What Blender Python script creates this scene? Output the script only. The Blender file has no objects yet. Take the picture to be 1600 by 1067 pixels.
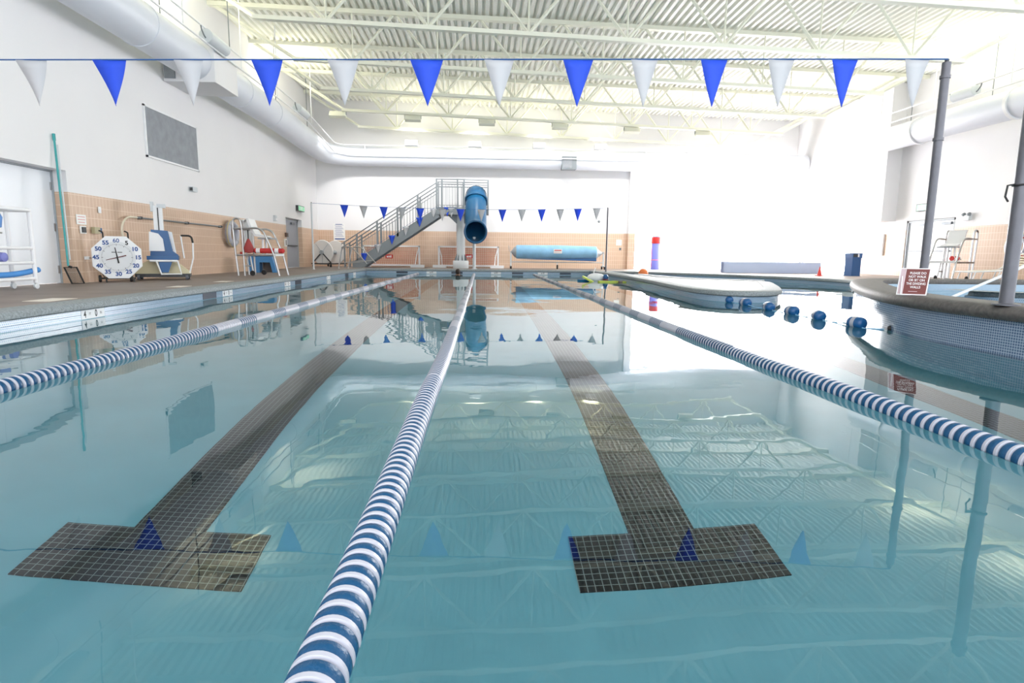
import bpy, math, random
from math import sin, cos, pi, sqrt, radians, atan2
from mathutils import Vector as V, Matrix
random.seed(7)
C = bpy.context.scene.collection
S = bpy.context.scene
# ------------------------------------------------------------------ camera, world, exposure
FPX, YAW, PITCH, ROLL = 920.0, radians(3.05), radians(-8.37), radians(0.62)
EYE = V((0, 0, 0.8))
_f = V((sin(YAW)*cos(PITCH), cos(YAW)*cos(PITCH), sin(PITCH)))
_r0 = V((cos(YAW), -sin(YAW), 0)); _u0 = _r0.cross(_f)
_r = cos(ROLL)*_r0 + sin(ROLL)*_u0; _u = cos(ROLL)*_u0 - sin(ROLL)*_r0
cam = bpy.data.cameras.new('camera'); co = bpy.data.objects.new('camera', cam); C.objects.link(co)
cam.sensor_width = 36; cam.lens = FPX/1600*36; cam.clip_start = .05; cam.clip_end = 300
co.matrix_world = Matrix(((_r.x, _u.x, -_f.x, EYE.x), (_r.y, _u.y, -_f.y, EYE.y), (_r.z, _u.z, -_f.z, EYE.z), (0, 0, 0, 1)))
S.camera = co
S.view_settings.view_transform = 'Standard'; S.view_settings.look = 'None'
S.view_settings.exposure = 0.50; S.view_settings.gamma = 1.0; S.view_settings.use_curve_mapping = False
S.cycles.use_denoising = True
S.cycles.max_bounces = 14; S.cycles.diffuse_bounces = 6; S.cycles.transmission_bounces = 10
WORLD_STRENGTH, WINDOW_STRENGTH, UPLIGHT_W, ADDED_FLOOD_W = 2.4, 11.0, 290.0, 37.0
w = bpy.data.worlds.new('daylight'); S.world = w; w.use_nodes = True
bg = w.node_tree.nodes['Background']; bg.inputs[0].default_value = (.93, .96, 1, 1); bg.inputs[1].default_value = WORLD_STRENGTH

def ray(x, y): return _f + (x-800)/FPX*_r - (y-533.5)/FPX*_u
def at(x, y, Y): d = ray(x, y); return EYE + d*(Y/d.y)          # photo pixel -> point at depth Y
def atx(x, y, X): d = ray(x, y); return EYE + d*(X/d.x)         # ... on a plane X = const
def atz(x, y, Z): d = ray(x, y); return EYE + d*((Z-EYE.z)/d.z)  # ... on a plane Z = const

# ------------------------------------------------------------------ materials
MT = {}
def mat(n, col, rough=.5, metal=0., noise=0., nscale=6., bump=0., spec=.5, trans=0., emit=0.):
    if n in MT: return MT[n]
    m = bpy.data.materials.new(n); m.use_nodes = True; MT[n] = m
    nt = m.node_tree; b = nt.nodes['Principled BSDF']
    c4 = (*col, 1)
    b.inputs['Base Color'].default_value = c4; b.inputs['Roughness'].default_value = rough
    b.inputs['Metallic'].default_value = metal; b.inputs['Specular IOR Level'].default_value = spec
    if emit: b.inputs['Emission Color'].default_value = c4; b.inputs['Emission Strength'].default_value = emit
    if noise or bump:
        g = nt.nodes.new('ShaderNodeNewGeometry')
        t = nt.nodes.new('ShaderNodeTexNoise'); t.inputs['Scale'].default_value = nscale; t.inputs['Detail'].default_value = 5
        nt.links.new(g.outputs['Position'], t.inputs['Vector'])
        if noise:
            r = nt.nodes.new('ShaderNodeValToRGB')
            r.color_ramp.elements[0].position = .3; r.color_ramp.elements[1].position = .7
            r.color_ramp.elements[0].color = (*[c*(1-noise) for c in col], 1)
            r.color_ramp.elements[1].color = (*[min(1, c*(1+noise)) for c in col], 1)
            nt.links.new(t.outputs['Fac'], r.inputs['Fac']); nt.links.new(r.outputs['Color'], b.inputs['Base Color'])
        if bump:
            bp = nt.nodes.new('ShaderNodeBump'); bp.inputs['Distance'].default_value = bump
            nt.links.new(t.outputs['Fac'], bp.inputs['Height']); nt.links.new(bp.outputs['Normal'], b.inputs['Normal'])
    if trans:
        tr = nt.nodes.new('ShaderNodeBsdfTranslucent'); tr.inputs[0].default_value = c4
        mx = nt.nodes.new('ShaderNodeMixShader'); mx.inputs[0].default_value = trans
        nt.links.new(b.outputs[0], mx.inputs[1]); nt.links.new(tr.outputs[0], mx.inputs[2])
        nt.links.new(mx.outputs[0], nt.nodes['Material Output'].inputs['Surface'])
    return m
def tile(n, c1, c2, grout, w, h, off=0., joint=.06, rough=.3, uv=True, axes=None):
    m = bpy.data.materials.new(n); m.use_nodes = True; MT[n] = m
    nt = m.node_tree; b = nt.nodes['Principled BSDF']; b.inputs['Roughness'].default_value = rough
    if axes:
        g = nt.nodes.new('ShaderNodeNewGeometry'); s = nt.nodes.new('ShaderNodeSeparateXYZ'); cx = nt.nodes.new('ShaderNodeCombineXYZ')
        nt.links.new(g.outputs['Position'], s.inputs[0])
        nt.links.new(s.outputs[axes[0]], cx.inputs[0]); nt.links.new(s.outputs[axes[1]], cx.inputs[1]); vec = cx.outputs[0]
    else:
        tc = nt.nodes.new('ShaderNodeTexCoord'); vec = tc.outputs['UV']
    k = nt.nodes.new('ShaderNodeTexBrick'); k.offset = off; k.squash = 1
    k.inputs['Scale'].default_value = 1; k.inputs['Brick Width'].default_value = w; k.inputs['Row Height'].default_value = h
    k.inputs['Mortar Size'].default_value = joint*min(w, h); k.inputs['Mortar Smooth'].default_value = .1
    k.inputs['Color1'].default_value = (*c1, 1); k.inputs['Color2'].default_value = (*c2, 1); k.inputs['Mortar'].default_value = (*grout, 1)
    nt.links.new(vec, k.inputs['Vector']); nt.links.new(k.outputs['Color'], b.inputs['Base Color'])
    return m
WHITE = mat('white_wall_paint', (.80, .795, .81), .6, noise=.02, nscale=.6)
BEIGE = {}
for nm, ax in (('x', 'YZ'), ('y', 'XZ')):
    BEIGE[nm] = tile('beige_tile_'+nm, (.60, .42, .30), (.63, .445, .32), (.74, .58, .46), .10, .20, 0., .07, .35, axes=ax)
CREAM = mat('cream_roof_paint', (.86, .86, .74), .5)
CREAMD = mat('cream_deck_paint', (.91, .91, .85), .5)
DUCT = mat('white_duct', (.72, .75, .82), .4)
CONC = mat('brown_concrete', (.225, .18, .155), .55, noise=.16, nscale=2.2, bump=.004)
STONE = mat('grey_coping_stone', (.24, .27, .285), .6, noise=.3, nscale=40, bump=.002)
STONED = mat('brown_grey_coping_stone', (.105, .095, .09), .55, noise=.3, nscale=25, bump=.003)
PLASTER = mat('teal_pool_plaster', (.118, .325, .39), .7, spec=.1, noise=.06, nscale=3)
POOLTILE = tile('pale_blue_mosaic', (.22, .34, .48), (.26, .38, .53), (.42, .52, .62), .024, .024, .5, .12, .15)
RINGTILE = tile('blue_grey_mosaic', (.075, .125, .215), (.10, .155, .255), (.36, .44, .54), .0235, .0235, 0., .12, .15)
BLACKTILE = tile('black_mosaic', (.004, .005, .007), (.008, .009, .011), (.15, .20, .195), .0375, .0375, 0., .055, .6, axes='XY')
BLACKTILE.node_tree.nodes['Principled BSDF'].inputs['Specular IOR Level'].default_value = .05
STEEL = mat('stainless_steel', (.46, .46, .47), .3, 1.)
GALV = mat('galvanised_grey', (.21, .235, .255), .5, .3)
GREYP = mat('grey_paint', (.36, .39, .42), .5)
PALEG = mat('pale_grey_paint', (.62, .66, .69), .5)
POLEM = mat('dull_steel_pole', (.14, .14, .16), .45, .4, noise=.08, nscale=9)
BLACK = mat('black_rubber', (.015, .015, .017), .6)
DARK = mat('dark_grey', (.05, .055, .06), .5)
WPL = mat('white_plastic', (.82, .83, .85), .35)
WDOOR = mat('white_door_paint', (.80, .83, .88), .3)
BLUE = mat('blue_plastic', (.008, .09, .26), .3)
ROPEB = mat('rope_float_blue', (.004, .058, .145), .3, spec=.3, bump=.002, nscale=160)
ROPEW = mat('rope_float_white', (.42, .425, .49), .35)
SLIDE = mat('slide_blue', (.012, .10, .23), .3)
PENB = mat('pennant_blue', (.045, .14, .84), .6, trans=.45)
PENW = mat('pennant_white', (.66, .67, .70), .6, trans=.35)
CORD = mat('blue_cord', (.02, .09, .28), .7)
RED = mat('red_plastic', (.55, .03, .03), .5)
DRED = mat('dark_red_sign', (.19, .045, .04), .5)
PINK = mat('pale_pink_sign', (.62, .47, .50), .5)
NAVY = mat('navy_tile', (.01, .03, .06), .3)
SKYB = mat('pale_blue_cover', (.25, .50, .74), .5, noise=.12, nscale=3)
CREAMP = mat('cream_plastic', (.66, .60, .40), .5)
LIME = mat('lime_foam', (.55, .66, .10), .6)
ORANGE = mat('orange_rubber', (.85, .22, .06), .5)
PURPLE = mat('violet_foam', (.22, .25, .80), .6)
TEALP = mat('teal_pole', (.03, .33, .34), .35)
EXITG = mat('green_exit_face', (.25, .62, .38), .4, emit=.25)
SLATE = mat('slate_grille', (.26, .28, .31), .6, noise=.12, nscale=5)
PAPER = mat('white_paper', (.85, .85, .84), .7)
INKB = mat('blue_ink', (.03, .09, .30), .6)
INKK = mat('black_ink', (.02, .02, .022), .6)
WTXT = mat('white_lettering', (.88, .86, .86), .6)
LAMPM = mat('lamp_glow', (1, .98, .90), .5, emit=4.)
SKIN = mat('skin', (.55, .33, .24), .6)
HAIR = mat('dark_brown_hair', (.03, .018, .013), .6)
BENCHB = mat('pale_blue_tiled_wall', (.50, .58, .80), .4)
CANB = mat('blue_bin_plastic', (.03, .11, .30), .4)
WIN = bpy.data.materials.new('daylit_glass_panel'); WIN.use_nodes = True
_b = WIN.node_tree.nodes['Principled BSDF']; _b.inputs['Base Color'].default_value = (.9, .9, .9, 1); _b.inputs['Roughness'].default_value = .3
_b.inputs['Emission Color'].default_value = (1, .985, .985, 1); _b.inputs['Emission Strength'].default_value = WINDOW_STRENGTH

def water_mat(name):
    m = bpy.data.materials.new(name); m.use_nodes = True; nt = m.node_tree
    nt.nodes.remove(nt.nodes['Principled BSDF'])
    g = nt.nodes.new('ShaderNodeBsdfGlass'); g.inputs['IOR'].default_value = 1.33; g.inputs['Roughness'].default_value = 0
    g.inputs['Color'].default_value = (.97, .995, 1, 1)
    geo = nt.nodes.new('ShaderNodeNewGeometry')
    prev = None
    for sc, dist, det, stretch in ((.5, .017, 0, (1, 1, 1)), (1.9, .0024, .5, (1, .8, 1)), (8, .00022, 1.0, (1, 1, 1))):
        mp = nt.nodes.new('ShaderNodeMapping'); mp.inputs['Scale'].default_value = stretch
        nt.links.new(geo.outputs['Position'], mp.inputs['Vector'])
        t = nt.nodes.new('ShaderNodeTexNoise'); t.inputs['Scale'].default_value = sc; t.inputs['Detail'].default_value = det
        nt.links.new(mp.outputs[0], t.inputs['Vector'])
        b = nt.nodes.new('ShaderNodeBump'); b.inputs['Distance'].default_value = dist; b.inputs['Strength'].default_value = 1
        nt.links.new(t.outputs['Fac'], b.inputs['Height'])
        if prev: nt.links.new(prev.outputs[0], b.inputs['Normal'])
        prev = b
    nt.links.new(prev.outputs[0], g.inputs['Normal'])
    nt.links.new(g.outputs[0], nt.nodes['Material Output'].inputs['Surface'])
    return m
WATER = water_mat('pool_water')

# ------------------------------------------------------------------ mesh builder
class MB:
    def __init__(s): s.v = []; s.f = []; s.m = []; s.uv = {}
    def poly(s, pts, mi=0, uv=None):
        i = len(s.v); s.v += [V(p) for p in pts]; s.f.append(list(range(i, i+len(pts)))); s.m.append(mi)
        if uv: s.uv[len(s.f)-1] = uv
        return s
    def box(s, a, b, mi=0):
        x0, x1 = sorted((a[0], b[0])); y0, y1 = sorted((a[1], b[1])); z0, z1 = sorted((a[2], b[2]))
        i = len(s.v); s.v += [V((x, y, z)) for z in (z0, z1) for y in (y0, y1) for x in (x0, x1)]
        for q in ((0, 2, 3, 1), (4, 5, 7, 6), (0, 1, 5, 4), (2, 6, 7, 3), (0, 4, 6, 2), (1, 3, 7, 5)):
            s.f.append([i+k for k in q]); s.m.append(mi)
        return s
    def tube(s, path, r, n=10, mi=0, cap=True, closed=False):
        P = [V(p) for p in path]; N = len(P); rs = r if isinstance(r, (list, tuple)) else [r]*N
        base = len(s.v); prev = None
        for k, p in enumerate(P):
            a = P[k-1] if (k or closed) else P[0]; b = P[(k+1) % N] if (k < N-1 or closed) else P[-1]
            t = (b-a).normalized()
            if prev is None: e = t.cross(V((0, 0, 1))); e = e if e.length > .05 else t.cross(V((1, 0, 0)))
            else: e = prev - t*prev.dot(t)
            e.normalize(); prev = e; g = t.cross(e)
            s.v += [p + rs[k]*(cos(2*pi*j/n)*e + sin(2*pi*j/n)*g) for j in range(n)]
        for k in range(N if closed else N-1):
            a, b = base+k*n, base+((k+1) % N)*n
            for j in range(n):
                s.f.append([a+j, a+(j+1) % n, b+(j+1) % n, b+j]); s.m.append(mi)
        if cap and not closed:
            s.f.append([base+j for j in range(n)][::-1]); s.m.append(mi)
            s.f.append([base+(N-1)*n+j for j in range(n)]); s.m.append(mi)
        return s
    def cyl(s, a, b, r, n=16, mi=0): return s.tube([a, b], r, n, mi)
    def lathe(s, prof, o=(0, 0, 0), n=24, axis='Z', mi=0, close=True):
        o = V(o); base = len(s.v)
        for r, h in prof:
            for j in range(n):
                c, d = r*cos(2*pi*j/n), r*sin(2*pi*j/n)
                s.v.append(o + (V((c, d, h)) if axis == 'Z' else V((c, h, d)) if axis == 'Y' else V((h, c, d))))
        for k in range(len(prof)-1):
            for j in range(n):
                a, b = base+k*n, base+(k+1)*n
                q = [a+j, a+(j+1) % n, b+(j+1) % n, b+j]
                s.f.append(q if axis != 'Y' else q[::-1]); s.m.append(mi)
        if close:
            q = [base+j for j in range(n)]; s.f.append(q[::-1] if axis != 'Y' else q); s.m.append(mi)
            k = base+(len(prof)-1)*n; q = [k+j for j in range(n)]; s.f.append(q if axis != 'Y' else q[::-1]); s.m.append(mi)
        return s
    def ball(s, o, r, n=20, mi=0, sc=(1, 1, 1)):
        m = n//2; i = len(s.v)
        s.lathe([(max(1e-4, sin(pi*k/m))*r, -cos(pi*k/m)*r) for k in range(m+1)], (0, 0, 0), n, 'Z', mi)
        for k in range(i, len(s.v)): q = s.v[k]; s.v[k] = V((q.x*sc[0], q.y*sc[1], q.z*sc[2])) + V(o)
        return s
    def prism(s, pts, a, b, axis='Z', mi=0):
        f = {'Z': lambda p, h: V((p[0], p[1], h)), 'Y': lambda p, h: V((p[0], h, p[1])), 'X': lambda p, h: V((h, p[0], p[1]))}[axis]
        n = len(pts); i = len(s.v); s.v += [f(p, a) for p in pts] + [f(p, b) for p in pts]
        s.f += [[i+k for k in range(n)][::-1], [i+n+k for k in range(n)]]; s.m += [mi, mi]
        for k in range(n): s.f.append([i+k, i+(k+1) % n, i+n+(k+1) % n, i+n+k]); s.m.append(mi)
        return s
    def sweep(s, path, prof, mi=0):        # path of (x, y); profile of (offset to the left of travel, z); uv = arc length, profile length
        P = [V((p[0], p[1], 0)) for p in path]; N = len(P); L = [0.]
        for k in range(1, N): L.append(L[-1]+(P[k]-P[k-1]).length)
        pl = [0.]
        for k in range(1, len(prof)): pl.append(pl[-1]+sqrt((prof[k][0]-prof[k-1][0])**2+(prof[k][1]-prof[k-1][1])**2))
        base = len(s.v)
        for k, p in enumerate(P):
            t0 = (P[k]-P[k-1]).normalized() if k else (P[1]-P[0]).normalized()
            t1 = (P[k+1]-P[k]).normalized() if k < N-1 else t0
            n0, n1 = V((-t0.y, t0.x, 0)), V((-t1.y, t1.x, 0)); nn = (n0+n1).normalized(); nn /= max(.4, nn.dot(n0))
            s.v += [p + nn*d + V((0, 0, z)) for d, z in prof]
        q = len(prof)
        for k in range(N-1):
            for j in range(q-1):
                a, b = base+k*q+j, base+(k+1)*q+j
                s.f.append([a, b, b+1, a+1]); s.m.append(mi)
                s.uv[len(s.f)-1] = [(L[k], pl[j]), (L[k+1], pl[j]), (L[k+1], pl[j+1]), (L[k], pl[j+1])]
        return s
    def move(s, off, rz=0., start=0):
        R = Matrix.Rotation(rz, 3, 'Z')
        for k in range(start, len(s.v)): s.v[k] = R @ s.v[k] + V(off)
        return s
    def build(s, name, mats, parent=None, smooth=35):
        me = bpy.data.meshes.new(name); me.from_pydata([tuple(v) for v in s.v], [], s.f)
        for m in (mats if isinstance(mats, (list, tuple)) else [mats]): me.materials.append(m)
        me.polygons.foreach_set('material_index', s.m)
        if s.uv:
            u = me.uv_layers.new(name='UVMap')
            for fi, uvs in s.uv.items():
                for li, t in zip(me.polygons[fi].loop_indices, uvs): u.data[li].uv = t
        if smooth:
            me.polygons.foreach_set('use_smooth', [True]*len(me.polygons)); me.set_sharp_from_angle(angle=radians(smooth))
        me.validate(); me.update()
        o = bpy.data.objects.new(name, me); C.objects.link(o)
        if parent: o.parent = parent
        return o
def tag(o, label=None, cat=None, group=None, kind=None):
    if label: o['label'] = label
    if cat: o['category'] = cat
    if group: o['group'] = group
    if kind: o['kind'] = kind
    return o
def T(name, label, cat, loc=(0, 0, 0), rz=0., group=None):
    o = bpy.data.objects.new(name, None); o.empty_display_size = .1; C.objects.link(o)
    o.location = loc; o.rotation_euler = (0, 0, rz)
    return tag(o, label, cat, group)
def struct(o): o['kind'] = 'structure'; return o
def rnd(path, r, n=5):                      # round the inner corners of a polyline
    P = [V(p) for p in path]; out = [P[0]]
    for k in range(1, len(P)-1):
        a, b = (P[k-1]-P[k]), (P[k+1]-P[k]); q = min(r, a.length*.49, b.length*.49)
        A, B = P[k]+a.normalized()*q, P[k]+b.normalized()*q
        for j in range(n+1):
            t = j/n; out.append((1-t)**2*A + 2*t*(1-t)*P[k] + t*t*B)
    return out + [P[-1]]
def copy_tree(o, parent=None):
    c = o.copy(); C.objects.link(c)
    if parent: c.parent = parent
    for ch in list(o.children): copy_tree(ch, c)
    return c
def text(name, body, size, m, parent, loc, rot, align='CENTER', ext=.0, bold=0., sx=1., line=1.):
    cu = bpy.data.curves.new(name, 'FONT'); cu.body = body; cu.size = size; cu.align_x = align; cu.align_y = 'CENTER'
    cu.extrude = ext; cu.offset = bold; cu.space_line = line
    o = bpy.data.objects.new(name, cu); C.objects.link(o)
    dg = bpy.context.evaluated_depsgraph_get(); me = bpy.data.meshes.new_from_object(o.evaluated_get(dg))
    bpy.data.objects.remove(o); me.name = name; me.materials.clear(); me.materials.append(m)
    o = bpy.data.objects.new(name, me); C.objects.link(o); o.location = loc; o.rotation_euler = rot; o.scale = (sx, 1, 1)
    if parent: o.parent = parent
    return o

# ================================================================== THE ROOM
XL, XR, YF, DZ = -7.4, 15.2, 27.6, 0.2
def roofz(x): return 7.33 - .022*x
def gridwall(name, mats, us, zs, holes, place, split=1.83):
    m = MB()
    for i in range(len(us)-1):
        for j in range(len(zs)-1):
            uc, zc = (us[i]+us[i+1])/2, (zs[j]+zs[j+1])/2
            if any(h[0] < uc < h[1] and h[2] < zc < h[3] for h in holes): continue
            a, b = place(us[i], zs[j], 0), place(us[i+1], zs[j+1], 1)
            m.box(a, b, 1 if zc < split else 0)
    return struct(m.build(name, mats, smooth=0))
DOOR1, DOOR2, DOOR3 = (8.2, 11.22, 0, 2.2), (23.15, 25.15, 0, 2.12), (18.5, 20.7, 0, 2.15)
gridwall('wall_left', [WHITE, BEIGE['x']], [-1, 8.2, 11.22, 23.15, 25.15, 27.9], [.0, 1.83, 2.12, 2.2, 7.62], [DOOR1, DOOR2], lambda u, z, e: (XL-.3*e, u, z))
gridwall('wall_far', [WHITE, BEIGE['y']], [XL-.3, 7.1, XR], [.0, 1.83, 4.67, 7.55], [(7.1, XR, .0, 4.67)], lambda u, z, e: (u, YF+.3*e, z))
gridwall('wall_right', [WHITE, BEIGE['x']], [11.3, 18.5, 20.7, 23.8, 27.4, 27.9], [.0, 1.83, 2.15, 7.1], [DOOR3, (23.8, 27.4, .0, 2.15)], lambda u, z, e: (XR+.3*e, u, z))
m = MB().box((6.78, 27.3, DZ), (7.1, YF, 1.83), 1).box((6.78, 27.3, 1.83), (7.1, YF, 4.67), 0)
struct(m.build('wall_pier', [WHITE, BEIGE['y']], smooth=0))
struct(MB().box((14.65, 21.3, 2.17), (XR, 27.6, 7.0)).build('wall_bulkhead', WHITE, smooth=0))
# ceiling: fluted metal deck
m = MB(); x = XL-.3; pr = []
while x < XR+.3:
    for dx, dz in ((0, 0), (.085, 0), (.115, .085), (.17, .085)): pr.append((x+dx, roofz(x)+dz))
    x += .2
for k in range(len(pr)-1):
    (x0, z0), (x1, z1) = pr[k], pr[k+1]
    m.poly([(x0, -1, z0), (x0, 27.9, z0), (x1, 27.9, z1), (x1, -1, z1)])
for k in range(len(pr)-1):
    (x0, z0), (x1, z1) = pr[k], pr[k+1]
    m.poly([(x0, -1, z0+.12), (x1, -1, z1+.12), (x1, 27.9, z1+.12), (x0, 27.9, z0+.12)])
struct(m.build('ceiling', CREAMD, smooth=0))
# windows
def window(n, a, b, axis):
    p = MB(); fr = MB(); t = .06
    r = struct(fr_root := bpy.data.objects.new('window_%d' % n, None)); C.objects.link(fr_root)
    fr_root.location = ((a[0]+b[0])/2, (a[1]+b[1])/2, a[2]); o = -V(fr_root.location)
    if axis == 'Y': p.box((a[0], a[1]+.05, a[2]), (b[0], a[1]+.08, b[2]))
    else: p.box((a[0]+.05, a[1], a[2]), (a[0]+.08, b[1], b[2]))
    for e in (0, 1):
        if axis == 'Y':
            X = (a[0], b[0]-t)[e]; Z = (a[2], b[2]-t)[e]
            fr.box((X, a[1]-.03, a[2]), (X+t, a[1]+.1, b[2])).box((a[0], a[1]-.03, Z), (b[0], a[1]+.1, Z+t))
        else:
            Yy = (a[1], b[1]-t)[e]; Z = (a[2], b[2]-t)[e]
            fr.box((a[0]-.03, Yy, a[2]), (a[0]+.1, Yy+t, b[2])).box((a[0]-.03, a[1], Z), (a[0]+.1, b[1], Z+t))
    p.move(o).build('pane', WIN, fr_root, 0); fr.move(o).build('frame', WPL, fr_root, 0)
window(1, (7.1, 27.65, DZ), (XR, 27.65, 4.67), 'Y')
window(2, (15.25, 23.8, DZ), (15.25, 27.4, 2.15), 'X')

# ------------------------------------------------------------------ deck, pool shell, water
def smooth(pts, it=2):
    P = [V((p[0], p[1])) for p in pts]
    for _ in range(it):
        Q = [P[0]]
        for k in range(len(P)-1): Q += [P[k]*.75+P[k+1]*.25, P[k]*.25+P[k+1]*.75]
        P = Q+[pts and P[-1]]
    return [(p.x, p.y) for p in P]
EDGE = [(-4.6, -1), (-4.6, 24), (4.45, 24)] + smooth([(4.45, 23.9), (4.45, 17.4), (4.22, 13.5), (4.1, 11.9), (4.1, 10.9), (4.35, 10.25), (4.9, 10.1), (5.5, 10.6), (6.1, 11.8), (6.7, 13.2), (7.25, 14.5), (7.0, 15.0), (5.7, 15.8), (5.15, 17.0), (4.95, 19), (5.0, 23.3)]) \
    + smooth([(5.6, 23.3), (7.45, 22.06), (9.51, 19.19), (10.42, 16.36), (9.9, 14.6), (8.6, 12.9), (7.3, 11.15)])
floor_pts = EDGE + [(8.5, 11.35), (15.5, 11.35), (15.5, 28), (-7.9, 28), (-7.9, -1)]
struct(MB().poly([(x, y, DZ) for x, y in floor_pts][::-1]).build('floor', CONC, smooth=0))
struct(MB().sweep(EDGE, [(0, -1.4), (0, 0.003)]).build('pool_wall', PLASTER))
struct(MB().sweep(EDGE, [(.001, 0), (0, .055), (.004, .058), (0, .061), (0, .115)]).build('pool_tile_band', POOLTILE))
struct(MB().sweep(EDGE, [(.0, .112), (-.03, .115), (-.045, .13), (-.045, .17), (-.03, .195), (0, .206), (.30, .206), (.30, .19)]).build('pool_coping', STONE))
RING = [(15.5, 11.35), (8.5, 11.35)] + smooth([(8.0, 11.35), (7.3, 11.1), (6.5, 10), (5.9, 9.0), (5.45, 8.2), (5.05, 7.4), (4.78, 6.8), (4.58, 6.2), (4.47, 5.6), (4.45, 5.0), (4.45, 3.5)]) + [(4.45, -1)]
struct(MB().sweep(RING, [(0, -1.4), (0, -.12)]).build('spa_wall', PLASTER))
struct(MB().sweep(RING, [(0, -.12), (0, .297)]).build('spa_tile_face', RINGTILE))
struct(MB().sweep(RING, [(0, .292), (-.045, .298), (-.07, .325), (-.075, .36), (-.06, .395), (-.03, .415), (.02, .422), (.38, .422), (.42, .41), (.43, .37), (.42, .33)]).build('spa_coping', STONED))
inner = []
for k, (x, y) in enumerate(RING):
    a = V(RING[max(0, k-1)]); b = V(RING[min(len(RING)-1, k+1)]); t = (b-a).normalized(); inner.append((x-t.y*.42, y+t.x*.42))
struct(MB().sweep(inner, [(0, .02), (0, .34)][::-1]).build('spa_inner_tile', POOLTILE))
loop = inner + [(15.5, -1)]
tag(MB().poly([(x, y, .22) for x, y in loop]).build('spa_water', WATER, smooth=0), 'water in the small raised pool behind the curved tiled wall', 'water', kind='stuff')
struct(MB().poly([(x, y, -.5) for x, y in loop]).build('spa_floor', PLASTER, smooth=0))
struct(MB().sweep(inner, [(0, .02), (0, -.5)]).build('spa_basin', PLASTER))
struct(MB().poly([(-4.7, -1.1, -1.38), (15.5, -1.1, -1.38), (15.5, 24.1, -1.38), (-4.7, 24.1, -1.38)]).build('pool_floor', PLASTER, smooth=0))
struct(MB().sweep([(4.5, -1), (-4.6, -1)], [(0, -1.4), (0, .2)]).build('pool_end_wall', PLASTER))
tag(MB().poly([(-4.6, -1, 0)] + [(4.45, -1, 0)] + [(x, y, 0) for x, y in RING[::-1][1:-2]] + [(10.6, 11.35, 0), (10.6, 24, 0), (-4.6, 24, 0)]).build('pool_water', WATER, smooth=0),
    'clear still water filling the lap pool, reflecting the roof', 'water', kind='stuff')
# lane markings on the pool floor
k = 0
for xc, bar in ((-1.53, 1), (.935, 1), (3.63, 1)):
    k += 1; m = MB(); z = -1.372
    m.box((xc-.485, 2.44, -1.379), (xc+.485, 2.82, z)).box((xc-.17, 2.82, -1.379), (xc+.17, 21.4, z)).box((xc-.485, 21.4, -1.379), (xc+.485, 21.78, z))
    struct(m.build('trim_%d' % k, BLACKTILE, smooth=0))
# divider wall behind the peninsula
P2 = smooth([(5.35, 20.5), (5.6, 17.6), (6.1, 16.6), (7.6, 15.6)], 2)
m = MB().sweep(P2, [(0, -1.4), (0, .1), (-.03, .11), (-.04, .15), (0, .19), (.3, .19), (.34, .15), (.33, .11), (.3, .1), (.3, -1.4)])
a, b = V(P2[-1]), V(P2[-2]); t = (a-b).normalized(); n = V((-t.y, t.x))
m.poly([(a.x, a.y, -1.4), (a.x+n.x*.3, a.y+n.y*.3, -1.4), (a.x+n.x*.3, a.y+n.y*.3, .19), (a.x, a.y, .19)])
struct(m.build('pool_divider_wall', STONE))

# ------------------------------------------------------------------ roof trusses
def make_truss(label, y):
    r = T('roof_truss', label, 'roof truss', (0, y, 0), 0, 'roof trusses')
    L = lambda x0, x1, z, w, h: MB().prism([(x0, z(x0)-h), (x1, z(x1)-h), (x1, z(x1)), (x0, z(x0))], -w, w, 'Y')
    top = lambda x: roofz(x)-.002
    bot = lambda x: 5.97-.03*x
    L(XL, XR, top, .085, .11).build('top_chord', CREAM, r, 0)
    L(-5.2, 11.7, bot, .075, .09).build('bottom_chord', CREAM, r, 0)
    nodes = [-3.57+2.33*k for k in range(7)]
    def web(x0, z0, x1, z1, rr, sides=4):
        MB().tube([(x0, 0, z0), (x1, 0, z1)], rr, 4).build('web_member', CREAM, r, 0)
    for k, x in enumerate(nodes):
        web(x, bot(x)-.03, x-1.15, top(x-1.15)-.06, .04); web(x, bot(x)-.03, x+1.15, top(x+1.15)-.06, .04)
        web(x, bot(x)-.03, x, top(x)-.06, .024)
    web(-5.15, bot(-5.15)-.03, -7.3, top(-7.3)-.06, .05); web(11.6, bot(11.6)-.03, 14.2, top(14.2)-.06, .05)
    return r
TY = [26.2, 23.3, 20.4, 17.5, 14.6, 11.7, 8.75]
ORD = ['closest to the far wall above the slide', 'second from the far wall', 'third from the far wall', 'fourth from the far wall', 'fifth from the far wall', 'sixth from the far wall', 'seventh from the far wall, nearly overhead']
tr0 = make_truss('cream steel roof truss, ' + ORD[0], TY[0])
for y, o in zip(TY[1:], ORD[1:]):
    c = copy_tree(tr0); c.location.y = y; c['label'] = 'cream steel roof truss, ' + o

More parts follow.
